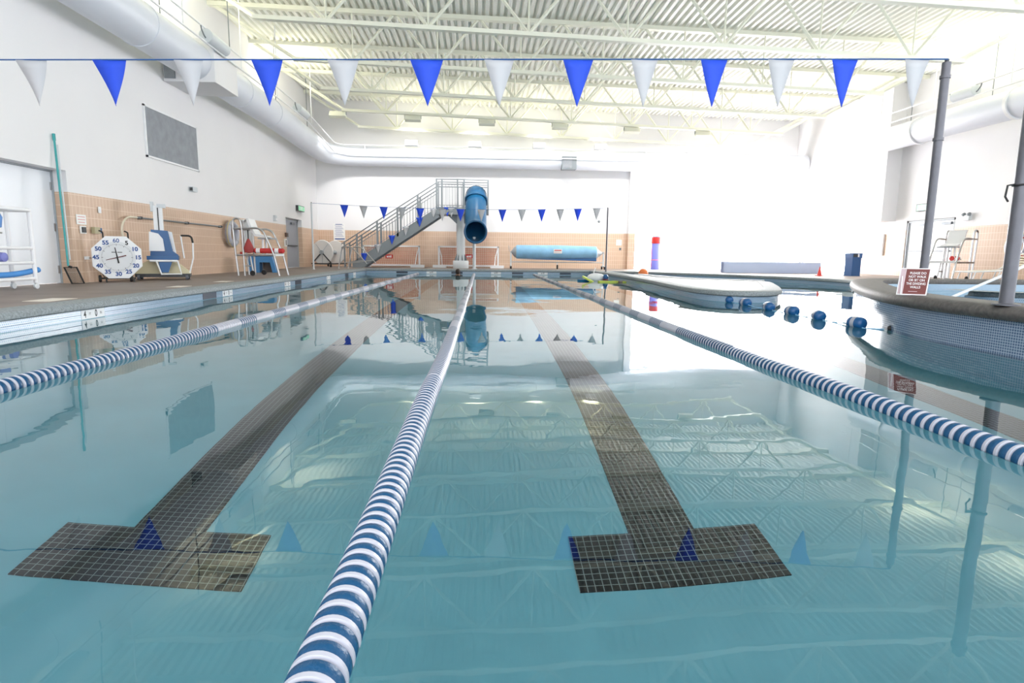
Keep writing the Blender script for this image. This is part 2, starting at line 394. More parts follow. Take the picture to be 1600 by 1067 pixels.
# ------------------------------------------------------------------ ducts, rails and uplights
d = T('air_duct', 'fat white round air duct along the left and far walls under the roof', 'air duct', (-6.7, 0, 5.18))
P = rnd([(0, -1, 0), (0, 21.65, 0), (21.3, 21.65, 0)], 0, 1)
path = rnd([(0, -1, 0), (0, 20, 0), (0, 26.8, -.2), (21.3, 26.8, -.22)], 1.4, 8)
MB().tube(path, .42, 32).build('duct_tube', DUCT, d)
for y in (4.5, 8.5, 12.6, 17.4, 19.8): MB().tube([(0, y-.02, 0), (0, y+.02, 0)], .435, 32).build('duct_collar', DUCT, d)
for x in (3.2, 7.4, 11.6, 15.8): MB().tube([(x-.02, 26.8, -.205), (x+.02, 26.8, -.205)], .435, 32).build('duct_collar', DUCT, d)
bx = MB().box((-.69, 14.85, -.46), (.48, 16.15, .5)).build('plenum_box', WHITE, d, 0)
MB().box((-.66, 14.81, -.4), (-.42, 14.85, .3)).build('grille', SLATE, bx, 0)
dx = MB().box((10.2, 26.3, -.66), (10.83, 26.75, -.12)).build('diffuser_box', GALV, d, 0)
MB().box((10.25, 26.27, -.61), (10.62, 26.31, -.17)).build('grille', SLATE, dx, 0)
for y in (3, 6.5, 10, 13.5, 17, 20.5, 24): MB().cyl((0, y, .42), (0, y, roofz(-6.7)-5.18), .012, 6).build('hanger_rod', GALV, d)
d = T('air_duct', 'white round air duct along the right wall with a collar ring', 'air duct', (14.45, 0, 5.0))
MB().tube([(0, 11, 0), (0, 21.28, 0)], .4, 32).build('duct_tube', DUCT, d)
for y in (12.5, 15.9, 19.5): MB().tube([(0, y-.05, 0), (0, y+.05, 0)], .44, 32).build('duct_collar', WPL, d)
for y in (13, 16.8, 20): MB().cyl((0, y, .4), (0, y, roofz(14.45)-5.0), .012, 6).build('hanger_rod', GALV, d)
r = T('service_rail', 'pair of thin white rails beside the left and far duct carrying uplights', 'rail', (-6.15, 0, 5.45))
for nm, z in (('lower_rail', 0), ('upper_rail', .3)):
    MB().tube(rnd([(0, 0, z-.03), (0, 22, z-.03), (0, 26.2, z*1.3-.5), (13.5, 26.2, z*1.3-.52)], .5, 6), .022, 8).build(nm, WPL, r)
for y in (4, 7, 10, 13.3, 16.3, 19, 22.6): MB().cyl((0, y, -.02), (0, y, roofz(-6.15)-5.45), .014, 6).build('hanger_rod', WPL, r)
for x in (1.2, 3.7, 6.2, 8.7, 11.2, 13.3): MB().cyl((x, 26.2, -.51), (x, 26.2, -.12), .02, 6).build('rail_post', WPL, r)
r = T('service_rail', 'pair of thin white rails beside the right wall duct', 'rail', (13.8, 0, 5.35))
for nm, z in (('lower_rail', 0), ('upper_rail', .3)): MB().tube([(0, 11, z), (0, 21.2, z)], .022, 8).build(nm, WPL, r)
for y in (12, 15.5, 18.2, 20.6): MB().cyl((0, y, 0), (0, y, roofz(13.8)-5.35), .014, 6).build('hanger_rod', WPL, r)
def uplight(name, label, loc, L, power, horiz=True):
    u = T(name, label, 'uplight', loc, 0, 'uplights on the rails')
    if horiz:
        MB().lathe([(.12, -L/2), (.15, -L/2+.02), (.15, L/2-.02), (.12, L/2)], n=24, axis='Y').build('housing', PALEG, u)
        MB().tube([(0, L*.7*cos(a)*1.0, .15-.3*sin(a)*1.0) for a in [pi*k/10 for k in range(11)]], .016, 8).build('bracket', GALV, u)
        MB().box((-.045, -L*.4, .130), (.045, L*.4, .151)).build('lens', LAMPM, u, 0)
    else:
        MB().prism([(-.27, -.1), (.27, -.1), (.27, .1), (-.27, .1)], -.12, .12, 'Y').build('housing', WPL, u, 0)
        MB().box((-.24, -.1, .098), (.24, .1, .112)).build('lens', LAMPM, u, 0)
    l = bpy.data.lights.new('uplight_lamp', 'AREA'); l.energy = power; l.size = .6; l.color = (1, .96, .72); l.spread = radians(160)
    lo = bpy.data.objects.new('uplight_lamp', l); C.objects.link(lo); lo.location = (loc[0], loc[1], loc[2]+.22); lo.rotation_euler = (pi, 0, 0)
for y, lb in ((14.8, 'grey cylinder uplight on the left rail above the white plenum box'), (21.4, 'grey cylinder uplight on the left rail beyond the plenum box, nearer the far wall'), (8.2, 'added grey cylinder uplight on the left rail, overhead and nearest the camera')):
    uplight('uplight', lb, (-6.15, y, 5.57), 1.0, UPLIGHT_W*.15)  # the one nearest the camera is added, unseen, to brighten the ceiling
for y, lb in ((13.4, 'added grey cylinder uplight on the right rail above the white collar of the duct'), (17.0, 'added grey cylinder uplight on the right rail nearest the right door')):
    uplight('uplight', lb, (13.8, y, 5.5), .8, UPLIGHT_W*.15)  # both right-rail lamps are added to lift the ceiling brightness
for px, lb in ((643, 'white box uplight on the far rail, left of the slide tower'), (742, 'white box uplight on the far rail, above the slide'), (842, 'white box uplight on the far rail, left of the grey diffuser'), (938, 'white box uplight on the far rail, right of the grey diffuser')):
    p = at(px, 231, 26.15); uplight('uplight', lb, (p.x, 26.15, 5.44), .5, UPLIGHT_W*.07, False)

# floodlights added under the second truss to brighten the far wall; no known source
for x, lb in ((-5.4, 'leftmost'), (-2.6, 'second from left'), (.2, 'third from left'), (3.0, 'third from right'), (5.8, 'second from right'), (8.6, 'rightmost')):
    fx = T('added_flood', 'added small cream floodlight under a truss facing the far wall, %s of six' % lb, 'floodlight', (x, 23.45, 5.77-.03*x), 0, 'added floodlights on the truss')
    hb = MB().box((-.3, -.1, -.1), (.3, .06, .1)).build('housing', CREAM, fx, 0); MB().box((-.27, .06, -.085), (.27, .07, .085)).build('lens', LAMPM, hb, 0); hb.rotation_euler = (radians(-24), 0, 0)
    MB().box((-.32, -.02, .0), (-.3, .02, .12)).box((.3, -.02, .0), (.32, .02, .12)).box((-.32, -.02, .11), (.32, .02, .125)).build('yoke', GALV, fx, 0)
    l = bpy.data.lights.new('added_flood_lamp', 'AREA'); l.shape = 'RECTANGLE'; l.size = .6; l.size_y = .3; l.energy = ADDED_FLOOD_W; l.spread = radians(105); l.color = (1, .985, .97)
    lo = bpy.data.objects.new('added_flood_lamp', l); C.objects.link(lo); lo.location = (x, 23.62, 5.66-.03*x); lo.rotation_euler = V((0, 4.2, -3.9)).to_track_quat('-Z', 'Z').to_euler()

# ================================================================== ROPES AND PENNANTS
def disc_mesh(name, r, w, m, n, dimples=False):
    b = MB().lathe([(.02, -w/2), (r*.9, -w/2), (r, -w*.3), (r, w*.3), (r*.9, w/2), (.02, w/2)], n=n, axis='Y')
    if dimples:
        for j in range(12):
            a = 2*pi*j/12; b.cyl((r*.80*cos(a), -w*.5-.002, r*.80*sin(a)), (r*.80*cos(a), -w*.5+.001, r*.80*sin(a)), r*.07, 8)
    o = b.build(name, m, smooth=40); return o
PITCHR = .056
def lane_rope(label, xs, y0, y1, ynear):
    r = T('lane_rope', label, 'lane rope', (0, 0, .008), 0, 'blue and white lane ropes')
    def X(y):
        for (ya, xa), (yb, xb) in zip(xs, xs[1:]):
            if y <= yb: return xa + (xb-xa)*max(0, (y-ya))/(yb-ya)
        return xs[-1][1]
    N = int((y1-y0)/PITCHR); first = int((ynear-y0)/PITCHR)
    cols = []
    for k in range(N):
        y = y0 + k*PITCHR
        blk = y > 6.1 and ((y-6.1) % 1.02) < .56
        cols.append((y, 'w' if blk else 'b'))
    proto = None; far = MB(); cnt = 0
    for k, (y, c) in enumerate(cols):
        for half, rr, ww in ((0, .0560, .035), (1, .0565, .020)):
            yy = y + half*.0285; xx = X(yy) + .004*sin(yy*1.7); col = 1 if (half or c == 'w') else 0
            if k >= first and cnt < 100:
                key = (half, col)
                me = DISCS.get(key)
                if me is None:
                    o = disc_mesh('float_disc', rr, ww, ROPEW if col else ROPEB, 36, not half); DISCS[key] = o.data
                else: o = bpy.data.objects.new('float_disc', me); C.objects.link(o)
                o.parent = r; o.location = (xx, yy, .004*sin(yy*2.3)); cnt += 1
            else:
                i = len(far.v); far.lathe([(.02, -ww/2), (rr*.92, -ww/2), (rr, 0), (rr*.92, ww/2), (.02, ww/2)], n=14 if y < 12 else 8, axis='Y', mi=col, close=False)
                far.move((xx, yy, 0), 0, i)
    f = far.build('float_disc_run', [ROPEB, ROPEW], r, 50); f['kind'] = 'stuff'
    MB().tube([(X(y0+q*(y1-y0)/60), y0+q*(y1-y0)/60, 0) for q in range(61)], .006, 6).build('cable', DARK, r)
DISCS = {}
lane_rope('striped lane rope left of the left black T, crossing to the left frame edge', [(0, -2.74), (6, -2.72), (23.8, -2.52)], .2, 23.8, 3.2)
lane_rope('striped lane rope down the middle, running between the two black T marks', [(0, -.31), (6, -.285), (23.8, -.29)], .2, 23.8, .85)
lane_rope('striped lane rope right of the right black T, below the buoy line', [(0, 2.2), (2.2, 2.19), (4.2, 2.115), (23.8, 2.13)], .2, 23.8, 2.0)

def pennant(parent, w, h, m, x, bow=.0, name='pennant', yaw=0., skew=0.):
    b = MB(); n = 6
    pts = []
    for k in range(n+1):
        t = k/n; ww = w*(1-t) + .002
        for s in (-.5, 0, .5): pts.append((s*ww+skew*t, .018*w/.35*sin(2.4*t*pi/2+s)*1.0 + bow*t, -h*t))
    b.v = [V(p) for p in pts]
    for k in range(n):
        for s in range(2): b.f.append([k*3+s, k*3+s+1, k*3+s+4, k*3+s+3]); b.m.append(0)
    o = b.build(name, m, parent); o.location = x; o.rotation_euler = (0, 0, yaw)
    md = o.modifiers.new('thick', 'SOLIDIFY'); md.thickness = .002; md.offset = 0
    return o
# near string: from the pole on the curved wall to the left
A, B = V((4.84, 6.24, 2.86)), V((-6.0, 7.1, 2.83))
def onstring(px):
    d = ray(px, 0); s = None        # where the string stands at this column
    lo, hi = 0., 1.
    for _ in range(40):
        mid = (lo+hi)/2; q = A.lerp(B, mid); v = q-EYE
        x = 800 + FPX*v.dot(_r)/v.dot(_f)
        if x > px: lo = mid
        else: hi = mid
    return A.lerp(B, lo)
ps = T('pennant_string', 'blue cord of large blue and white pennants crossing the top of the picture', 'pennant string', A)
MB().tube([A.lerp(B, k/40)-A for k in range(41)], .0075, 6).build('cord', CORD, ps)
yaw = atan2((A-B).y, (A-B).x)
for a, b, c, tip in ((25, 72, 0, 62), (145, 196, 1, 181), (272, 316, 0, 302), (393, 441, 1, 420), (512, 560, 0, 538), (641, 692, 1, 669), (757, 803, 0, 781), (880, 927, 1, 903), (986, 1028, 0, 1008), (1095, 1137, 1, 1116), (1200, 1242, 0, 1219), (1300, 1341, 1, 1321), (1414, 1453, 0, 1431)):
    p0, p1 = onstring(a), onstring(b); wd = (p1-p0).length
    pennant(ps, wd, .475, PENB if c else PENW, (p0+p1)/2-A-V((0, 0, .004)), yaw=yaw, skew=((tip-(a+b)/2)/(b-a))*wd*.55)
def pole(name, label, base, top, r, collars=(), m=POLEM, group=None):
    b = V(base); t = V(top); p = T(name, label, 'flag pole', b, 0, group)
    MB().lathe([(r*1.9, 0), (r*1.9, .012), (r*1.1, .02)], n=20).build('base_flange', m, p)
    MB().tube([(0, 0, 0), t-b], r, 16).build('shaft', m, p)
    for c in collars: MB().tube([(t-b)*c - V((0, 0, .015)), (t-b)*c + V((0, 0, .015))], r*1.22, 16).build('collar', m, p)
    MB().tube([t-b, t-b+V((0, 0, .03))], r*.5, 10).build('cap', DARK, p)
    return p
pole('flag_pole', 'grey steel pole behind the dark red sign, holding the pennant cord', (4.86, 6.28, .42), (4.86, 6.28, 2.84), .042, (.94, .68))
q = pole('flag_pole', 'grey steel pole on the curved wall at the right edge of the picture', (4.46, 4.78, .42), (4.46, 4.78, 2.9), .052, (.97,))
m = MB().tube([(.06*cos(a)*1.0, .06*sin(a), 1.0+.01*cos(a)) for a in [2*pi*k/12 for k in range(12)]], .008, 6, closed=True).tube([(-.06, 0, 1.0), (-.12, 0, .99), (-.13, 0, .9), (-.1, 0, .86)], .008, 6)
m.build('black_strap', BLACK, q)
# far string
FA, FB = V((-6.05, 21.8, 2.55)), V((4.62, 21.8, 2.53))
pole('flag_pole', 'thin white pole beside the pool at the far left holding small pennants', (FA.x, 21.8, DZ), FA, .03, m=PALEG)
pole('flag_pole', 'thin grey pole at the far right end of the small pennants', (FB.x, 21.8, DZ), FB, .03)
def sag(t): return FA.lerp(FB, t) - V((0, 0, .13*4*t*(1-t)))
fs = T('pennant_string', 'cord of small blue and white pennants across the far end of the pool', 'pennant string', FA)
MB().tube([sag(k/40)-FA for k in range(41)], .006, 6).build('cord', CORD, fs)
c = 1
for px in (538, 568, 599.5, 628, 656.5, 691, 719.5, 752, 785, 815.5, 846.5, 875.5, 903, 932.5):
    p = at(px, 325, 21.8); t = (p.x-FA.x)/(FB.x-FA.x)
    pennant(fs, .29, .44, PENB if c else PENW, sag(t)-FA); c = 1-c

# ================================================================== THE CURVED WALL
sg = T('warning_sign', 'small dark red sign with white lettering standing on the curved wall', 'sign', (4.58, 6.06, .421), radians(-30))
b = MB().prism([(-.135, 0), (.135, 0), (.155, .285), (-.115, .285)], -.006, .006, 'Y').build('board', WTXT, sg, 0)
MB().prism([(-.125, .012), (-.083, .012), (-.064, .275), (-.107, .275)], -.0075, -.005, 'Y').build('pink_strip', PINK, b, 0)
MB().prism([(-.080, .012), (.124, .012), (.144, .275), (-.061, .275)], -.0075, -.005, 'Y').build('red_panel', DRED, b, 0)
for k, s in enumerate(('PLEASE DO', 'NOT WALK', 'OR SIT ON', 'THE DIVIDING', 'WALLS')):
    text('lettering', s, .034, WTXT, b, (.043-.0035*k, -.0085, .232-.037*k), (pi/2, 0, 0), bold=.0006, sx=.86 if k != 3 else .78)
MB().box((-.03, -.0085, .036), (.05, -.0075, .042)).build('small_print', PINK, b, 0)
MB().prism([(-.02, 0), (.1, 0), (-.02, .2)], -.1, -.09, 'X').build('stand', WTXT, sg, 0)
# pool buoys between peninsula and curved wall
br = T('buoy_line', 'rope of blue and white floats between the peninsula and curved wall', 'buoy line', (4.45, 6.42, .02))
MB().tube([(.13 if k == 0 else .0, (10.6-6.42)*k/30, -.012-.01*sin(k*1.3)) for k in range(31)], .007, 6).build('cord', SKYB, br)
for k, y in enumerate((6.72, 7.52, 8.2, 8.88, 9.7, 10.35, 10.85)):
    f = MB().lathe([(.02, -.115), (.045, -.11), (.07, -.085), (.075, -.06), (.075, .06), (.07, .085), (.045, .11), (.02, .115)], n=24, axis='Y').build('float', BLUE, br)
    f.location = (.0, y-6.42, .025); f.rotation_euler = (0, 0, radians((8, -12, 5, -6, 10, -15, 12)[k]))
    MB().lathe([(.0765, -.028), (.0765, .03)], n=24, axis='Y', close=False).build('white_band', ROPEW, f)
MB().ball((.2, 0, .0), .03, 14).build('anchor_knob', BLACK, br)
# low curved bench wall inside the raised pool, with a grab rail
isl = [(6.45, 7.55), (6.42, 7.2), (6.7, 7.0), (8.5, 6.9), (12, 6.9)]
isl = smooth(isl)[::-1]
struct(MB().sweep(isl, [(0, -.5), (0, .33)][::1]).poly([(x, y, .33) for x, y in isl]+[(12, 7.6, .33), (6.5, 7.6, .33)]).build('spa_step_wall', POOLTILE))
struct(MB().sweep(isl, [(0, .33), (-.04, .34), (-.05, .38), (0, .41), (.3, .41)]).build('spa_step_coping', STONE))
gr = T('grab_rail', 'thin white grab rail sloping into the small raised pool', 'grab rail', (5.35, 6.2, .2))
MB().tube(rnd([(1.6, 1.0, .55), (.0, .25, .17), (.55, -.1, .02)], .05, 4), .018, 8).build('rail_tube', PALEG, gr)

# ================================================================== SLIDE TOWER
Y0, Y1 = 25.3, 26.3
st = T('slide_tower', 'grey steel stair tower with railings leading up to the tube slide', 'slide tower', (-3.0, 25.8, DZ))
o = -V(st.location)
SX0, SZ0, SX1, SZ1 = -5.3, .50, -1.85, 2.72
sl = (SZ1-SZ0)/(SX1-SX0)
zs = lambda x: SZ0 + sl*(x-SX0)
for y in (Y0, Y1):
    MB().prism([(SX0-.1, zs(SX0)-.3), (SX0+.32, .2), (SX1+.1, zs(SX1)-.38), (SX1, zs(SX1)), (SX0-.1, zs(SX0)-.07)], y-.03, y+.03, 'Y').move(o).build('stringer', GALV, st, 0)
for k in range(13):
    x = SX0+.25+k*.262; MB().box((x, Y0+.03, zs(x)-.16), (x+.28, Y1-.03, zs(x)-.12)).move(o).build('tread', GREYP, st, 0)
MB().box((-1.9, Y0-.05, 2.44), (-.72, Y1+.1, 2.72)).box((-.72, 25.85, 2.5), (.3, Y1+.1, 2.72)).move(o).build('platform', GALV, st, 0)
def rail(y):
    m = MB()
    for dz in (1.02, .86): m.tube([(SX0-.55, y, zs(SX0-.55)+dz), (SX1, y, zs(SX1)+dz)], .022, 8)
    m.tube([(SX0-.25, y, zs(SX0-.25)+.72), (SX1, y, zs(SX1)+.72)], .016, 6)
    m.move(o).build('handrail', GALV, st)
    for x in (SX0+.1, SX0+.95, SX0+1.8, SX0+2.65): MB().box((x-.035, y-.03, zs(x)-.15), (x+.035, y+.03, zs(x)+1.02)).move(o).build('post', GALV, st, 0)
    MB().box((SX0-.45, y-.03, DZ), (SX0-.39, y+.03, zs(SX0-.42)+1.02)).move(o).build('post', GALV, st, 0)
    x = SX0-.3
    while x < SX1-.05:
        b = MB().tube([(x, y, max(.3, zs(x))), (x, y, zs(x)+.72)], .009, 5).move(o).build('baluster', GALV, st); x += .125
rail(Y0); rail(Y1)
def guard(p0, p1, posts, bal=.12):
    p0, p1 = V(p0), V(p1); m = MB()
    for z in (3.88, 3.68): m.tube([p0+V((0, 0, z)), p1+V((0, 0, z))], .022, 8)
    m.tube([p0+V((0, 0, 2.82)), p1+V((0, 0, 2.82))], .014, 6).move(o).build('guardrail', GALV, st)
    for t in posts: q = p0.lerp(p1, t); MB().box((q.x-.03, q.y-.03, 2.5), (q.x+.03, q.y+.03, 3.9)).move(o).build('post', GALV, st, 0)
    n = int((p1-p0).length/bal)
    for k in range(1, n): q = p0.lerp(p1, k/n); MB().tube([(q.x, q.y, 2.82), (q.x, q.y, 3.68)], .009, 5).move(o).build('baluster', GALV, st)
guard((-1.87, Y0, 0), (-.72, Y0, 0), (0, .2, .76, 1)); guard((-1.87, Y1, 0), (.28, Y1, 0), (0, .5, 1)); guard((.28, Y1, 0), (.28, 25.85, 0), (0, 1))
MB().tube([(-.72, Y0, 3.88), (.28, 25.4, 3.88)], .022, 8).tube([(.28, 25.4, 3.88), (.28, Y1, 3.88)], .022, 8).tube([(-.72, Y0, 3.68), (.28, 25.4, 3.68)], .018, 8).move(o).build('guardrail', GALV, st)
MB().box((.25, 25.37, 2.5), (.31, 25.43, 3.9)).move(o).build('post', GALV, st, 0)
cx, cy = -.88, 25.75
MB().lathe([(.185, .5), (.185, 2.2), (.185, 2.44)], (cx, cy, 0), 28).move(o).build('column', PALEG, st)
MB().prism([(cx-.55, 2.44), (cx+.3, 2.44), (cx+.19, 2.1), (cx-.19, 2.1)], cy-.1, cy+.1, 'Y').move(o).build('column_bracket', GALV, st, 0)
pdm = MB().lathe([(.33, DZ), (.34, DZ+.02), (.34, .5), (.32, .53)], (cx, cy, 0), 32).move(o).build('pedestal', PALEG, st)
for k in range(8):
    a = 2*pi*k/8+.3; c, s = cos(a), sin(a)
    MB().poly([(cx+.18*c-.01*s, cy+.18*s+.01*c, .53), (cx+.29*c-.01*s, cy+.29*s+.01*c, .53), (cx+.18*c-.01*s, cy+.18*s+.01*c, .82)]).poly([(cx+.18*c+.01*s, cy+.18*s-.01*c, .53), (cx+.18*c+.01*s, cy+.18*s-.01*c, .82), (cx+.29*c+.01*s, cy+.29*s-.01*c, .53)]).move(o).build('gusset', GALV, st, 0)
# tube slide
ts = T('tube_slide', 'blue closed tube slide with a dark round mouth, held by the stair tower', 'tube slide', (-.23, 24.6, DZ))
o2 = -V(ts.location); tx = -.23
def tubering(pts, r, m, nm, par, thick=.035, n=36):
    b = MB().tube(pts, r, n, cap=False); b.move(o2); ob = b.build(nm, m, par)
    md = ob.modifiers.new('wall', 'SOLIDIFY'); md.thickness = thick; md.offset = -1
    return ob
upper = [(tx, 26.25, 3.32), (tx, 25.95, 3.27), (tx, 25.75, 3.17), (tx, 25.6, 3.02)]
lower = [(tx, 25.62, 3.04), (tx, 25.4, 2.78), (tx, 25.15, 2.45), (tx, 24.9, 2.12), (tx, 24.65, 1.87), (tx, 24.4, 1.74), (tx, 24.2, 1.70)]
tubering(upper, .43, SLIDE, 'upper_section', ts); lo = tubering(lower, .445, SLIDE, 'lower_section', ts)
tubering([(tx, 25.66, 3.08), (tx, 25.58, 2.99)], .50, SLIDE, 'flange', ts, .06)
tubering([(tx, 24.24, 1.706), (tx, 24.16, 1.70)], .475, SLIDE, 'mouth_lip', ts, .075)
MB().tube([(tx+.45*cos(a), 25.93, 3.26+.45*sin(a)) for a in [pi*k/12 for k in range(13)]], .012, 6).tube([(tx, 25.93, 3.72), (tx, 25.62, 3.49)], .014, 6).move(o2).build('seam_strip', DARK, ts)
MB().lathe([(.12, DZ), (.12, DZ+.02), (.065, DZ+.03), (.065, 1.52)], (tx-.06, 24.72, 0), 20).move(o2).build('support_post', PALEG, ts)
# pennants along the stair
sp = T('pennant_string', 'string of small pennants hung along the slide stairs', 'pennant string', (-5.0, Y0-.06, .75))
MB().tube([(0, 0, 0), (3.1, 0, 3.1*sl), (4.0, 0, 3.1*sl-.03)], .005, 5).build('cord', CORD, sp)
c = 1
for k in range(7):
    x = .1+.58*k; z = sl*x if x < 3.1 else 3.1*sl
    pennant(sp, .28, .38, PENB if c else PENW, (x, 0, z-.01)); c = 1-c
p = pennant(sp, .28, .38, PENW, (3.75, 0, 3.1*sl-.03))

# ================================================================== FAR DECK
def goal(name, label, xa, xb):
    y = 26.9; g = T(name, label, 'water polo goal', (xa, y, DZ), 0, 'water polo goals'); w = xb-xa
    for x in (0, w): MB().box((x-.035, -.035, .08), (x+.035, .035, .95)).build('goal_post', WPL, g, 0)
    MB().box((-.035, -.035, .9), (w+.035, .035, .96)).build('crossbar', WPL, g, 0)
    for x in (0, w): MB().tube([(x, 0, .93), (x-.12 if x else x+.12, -.05, .5), (x-.16 if x else .16, -.3, .1)], .02, 6).build('brace', WPL, g)
    net = MB()
    for k in range(int(w/.085)+1): x = min(w, k*.085); net.tube([(x, .0, .93), (x, .35, .12)], .008, 3)
    for k in range(11): t = k/10; net.tube([(0, .35*t, .93-.81*t), (w, .35*t, .93-.81*t)], .008, 3)
    for x in (0, w):
        for k in range(5): net.tube([(x, 0, .2+.16*k), (x, .05+.3*(1-k/5), .2+.16*k)], .006, 3)
    net.build('net', mat('net_red', (.55, .14, .12), .7), g)
    for x0, x1 in ((-.25, .35), (w-.35, w+.25)): MB().box((x0, -.42, 0), (x1, -.18, .12)).build('float', WPL, g, 0)
    MB().box((0, .33, .05), (w, .39, .12)).build('base_bar', WPL, g, 0)
    return g
g1 = goal('water_polo_goal', 'white goal with red net behind the slide stairs', -5.25, -2.78)
g2 = goal('water_polo_goal', 'white goal with red net behind the slide column', -1.9, .76)
for g, px in ((g1, 608), (g2, 733)):
    p = at(px, 400.5, 26.85)-V(g.location)
    b = MB().box((p.x-.16, -.06, p.z-.085), (p.x+.16, -.04, p.z+.085)).build('name_plate', RED, g, 0)
    text('lettering', 'anti', .15, WTXT, b, (p.x, -.063, p.z), (pi/2, 0, 0), bold=.006)
# blue cover reel
cr = T('cover_reel', 'rolled pale blue pool cover on a wheeled steel reel by the far wall', 'pool cover reel', (3.3, 25.7, DZ))
MB().lathe([(.26, -1.8), (.29, -1.75), (.30, 0), (.27, 1.68), (.25, 1.7)], (0, 0, .73), 28, 'X').build('cover_roll', SKYB, cr)
MB().lathe([(.04, -2.0), (.2, -1.88), (.25, -1.79)], (0, 0, .73), 20, 'X').lathe([(.24, 1.69), (.12, 1.85), (.05, 1.95)], (0, 0, .70), 20, 'X').build('roll_end', GREYP, cr)
MB().prism([(-1.7, .42), (1.68, .50), (1.68, .36), (-.2, .40)], -.2, -.17, 'Y').build('cover_flap', BLUE, cr, 0)
MB().cyl((-2.05, 0, .73), (2.05, 0, .73), .04, 12).build('axle', STEEL, cr)
for x in (-2.02, 2.02):
    MB().box((x-.03, -.03, .1), (x+.03, .03, .74)).tube([(x, -.35, .14), (x, .35, .14)], .025, 8).build('end_stand', PALEG, cr, 0)
    for y in (-.3, .3): MB().lathe([(.02, -.025), (.07, -.025), (.075, 0), (.07, .025), (.02, .025)], (x, y, .077), 16, 'X').build('caster', BLACK, cr)
MB().cyl((-2, 0, .3), (2, 0, .3), .02, 8).cyl((0, 0, .3), (0, 0, .14), .02, 8).build('base_bar', PALEG, cr)
MB().lathe([(.02, -.03), (.09, -.03), (.095, 0), (.09, .03), (.02, .03)], (0, -.05, .1), 18, 'X').build('caster', BLACK, cr)
MB().cyl((-2.08, 0, .73), (-2.12, -.02, 1.0), .012, 6).build('crank', STEEL, cr)
b = MB().box((-.2, -.315, .68), (.16, -.30, .86)).build('cover_label', PAPER, cr, 0)
MB().box((-.17, -.319, .79), (.13, -.314, .83)).build('red_heading', RED, b, 0); MB().box((-.17, -.319, .73), (.09, -.314, .735)).box((-.17, -.319, .71), (.11, -.314, .715)).build('text_line', mat('pink_ink', (.75, .4, .38)), b, 0)
# storage reel with two white discs
rl = T('rope_reel', 'storage reel with two big white discs on a dark wheeled frame', 'lane rope reel', (-6.55, 26.05, DZ), radians(-18))
for y in (-.5, .5):
    d = MB().lathe([(.02, -.03), (.50, -.03), (.52, 0), (.50, .03), (.02, .03)], (0, y, .62), 40, 'Y').build('disc', mat('reel_disc', (.74, .72, .70), .5), rl)
MB().cyl((0, -.6, .62), (0, .6, .62), .09, 14).build('drum', GREYP, rl)
for a in (225, 315):
    MB().box((-.02, -.58, -.0), (.02, -.55, .6)).build('cross_bar', DARK, rl, 0).matrix_local = Matrix.Translation((0, 0, .62)) @ Matrix.Rotation(radians(a+90+180), 4, 'Y')
for a in (50, 130, 270):
    MB().box((-.006, -.545, .0), (.006, -.535, .45)).build('spoke', GREYP, rl, 0).matrix_local = Matrix.Translation((0, 0, .62)) @ Matrix.Rotation(radians(90-a), 4, 'Y')
MB().box((-.48, -.62, .12), (.48, -.56, .17)).box((-.48, .56, .12), (.48, .62, .17)).box((-.48, -.62, .12), (-.43, .62, .17)).box((.43, -.62, .12), (.48, .62, .17)).build('cart_frame', DARK, rl, 0)
for x in (-.42, .42):
    for y in (-.57, .57): MB().lathe([(.02, -.02), (.055, -.02), (.06, 0), (.055, .02), (.02, .02)], (x, y, .06), 14, 'X').build('caster', BLACK, rl)
# grab rails at the far left corner
for k, (x, lb) in enumerate(((-5.45, 'curved steel pool ladder rail at the far left corner, nearer rail'), (-5.15, 'curved steel pool ladder rail at the far left corner, rail nearer the stairs'))):
    h = T('ladder_rail', lb, 'ladder rail', (x, 23.5+.35*k, DZ), 0, 'pool ladder rails')
    MB().tube(rnd([(-.12, 0, 0), (.05, 0, .85), (.4, .0, .85), (.98, 0, .2)], .25, 6), .022, 10).build('rail_tube', STEEL, h)
    MB().tube([(-.1, 0, .2), (.85, 0, .32)], .016, 8).build('cross_tube', STEEL, h)
    for xx in (-.12, ): MB().lathe([(.05, 0), (.05, .015), (.03, .03)], (xx, 0, 0), 14).build('foot_flange', STEEL, h)
# posters and wall fittings on the far wall
po = T('rules_poster', 'white poster of blue lines of text on the far wall above the storage reel', 'poster', (-6.45, YF-.012, 1.74))
MB().box((-.26, -.01, -.38), (.26, .01, .38)).build('sheet', PAPER, po, 0)
for k in range(13): MB().box((-.2+.02*(k % 3), -.013, .3-.042*k), (.2-.03*((k*7) % 4), -.010, .315-.042*k)).build('text_line', mat('pale_ink', (.30, .34, .52)), po, 0)
MB().box((-.2, -.013, -.33), (.24, -.010, -.28)).build('footer', INKB, po, 0); MB().box((-.16, -.013, .335), (.14, -.010, .36)).build('heading', INKB, po, 0)
n = T('wall_notice', 'small white notice on beige wall right of the cover reel', 'notice', at(967, 379, YF-.012)); MB().box((-.13, -.008, -.13), (.13, .008, .13)).build('sheet', PAPER, n, 0)
n = T('wall_switch', 'small grey switch below the white notice by the pier', 'switch', at(969, 389, YF-.015)); MB().box((-.05, -.012, -.06), (.05, .012, .06)).build('plate', GALV, n, 0); MB().box((-.015, -.02, -.03), (.015, -.01, .03)).build('toggle', DARK, n, 0)
n = T('wall_fitting', 'small round grey fitting on the white wall above the cover reel', 'wall fitting', at(936, 346, YF-.02)); MB().lathe([(.06, .02), (.06, 0), (.03, -.03)], n=16, axis='Y').build('body', GALV, n)
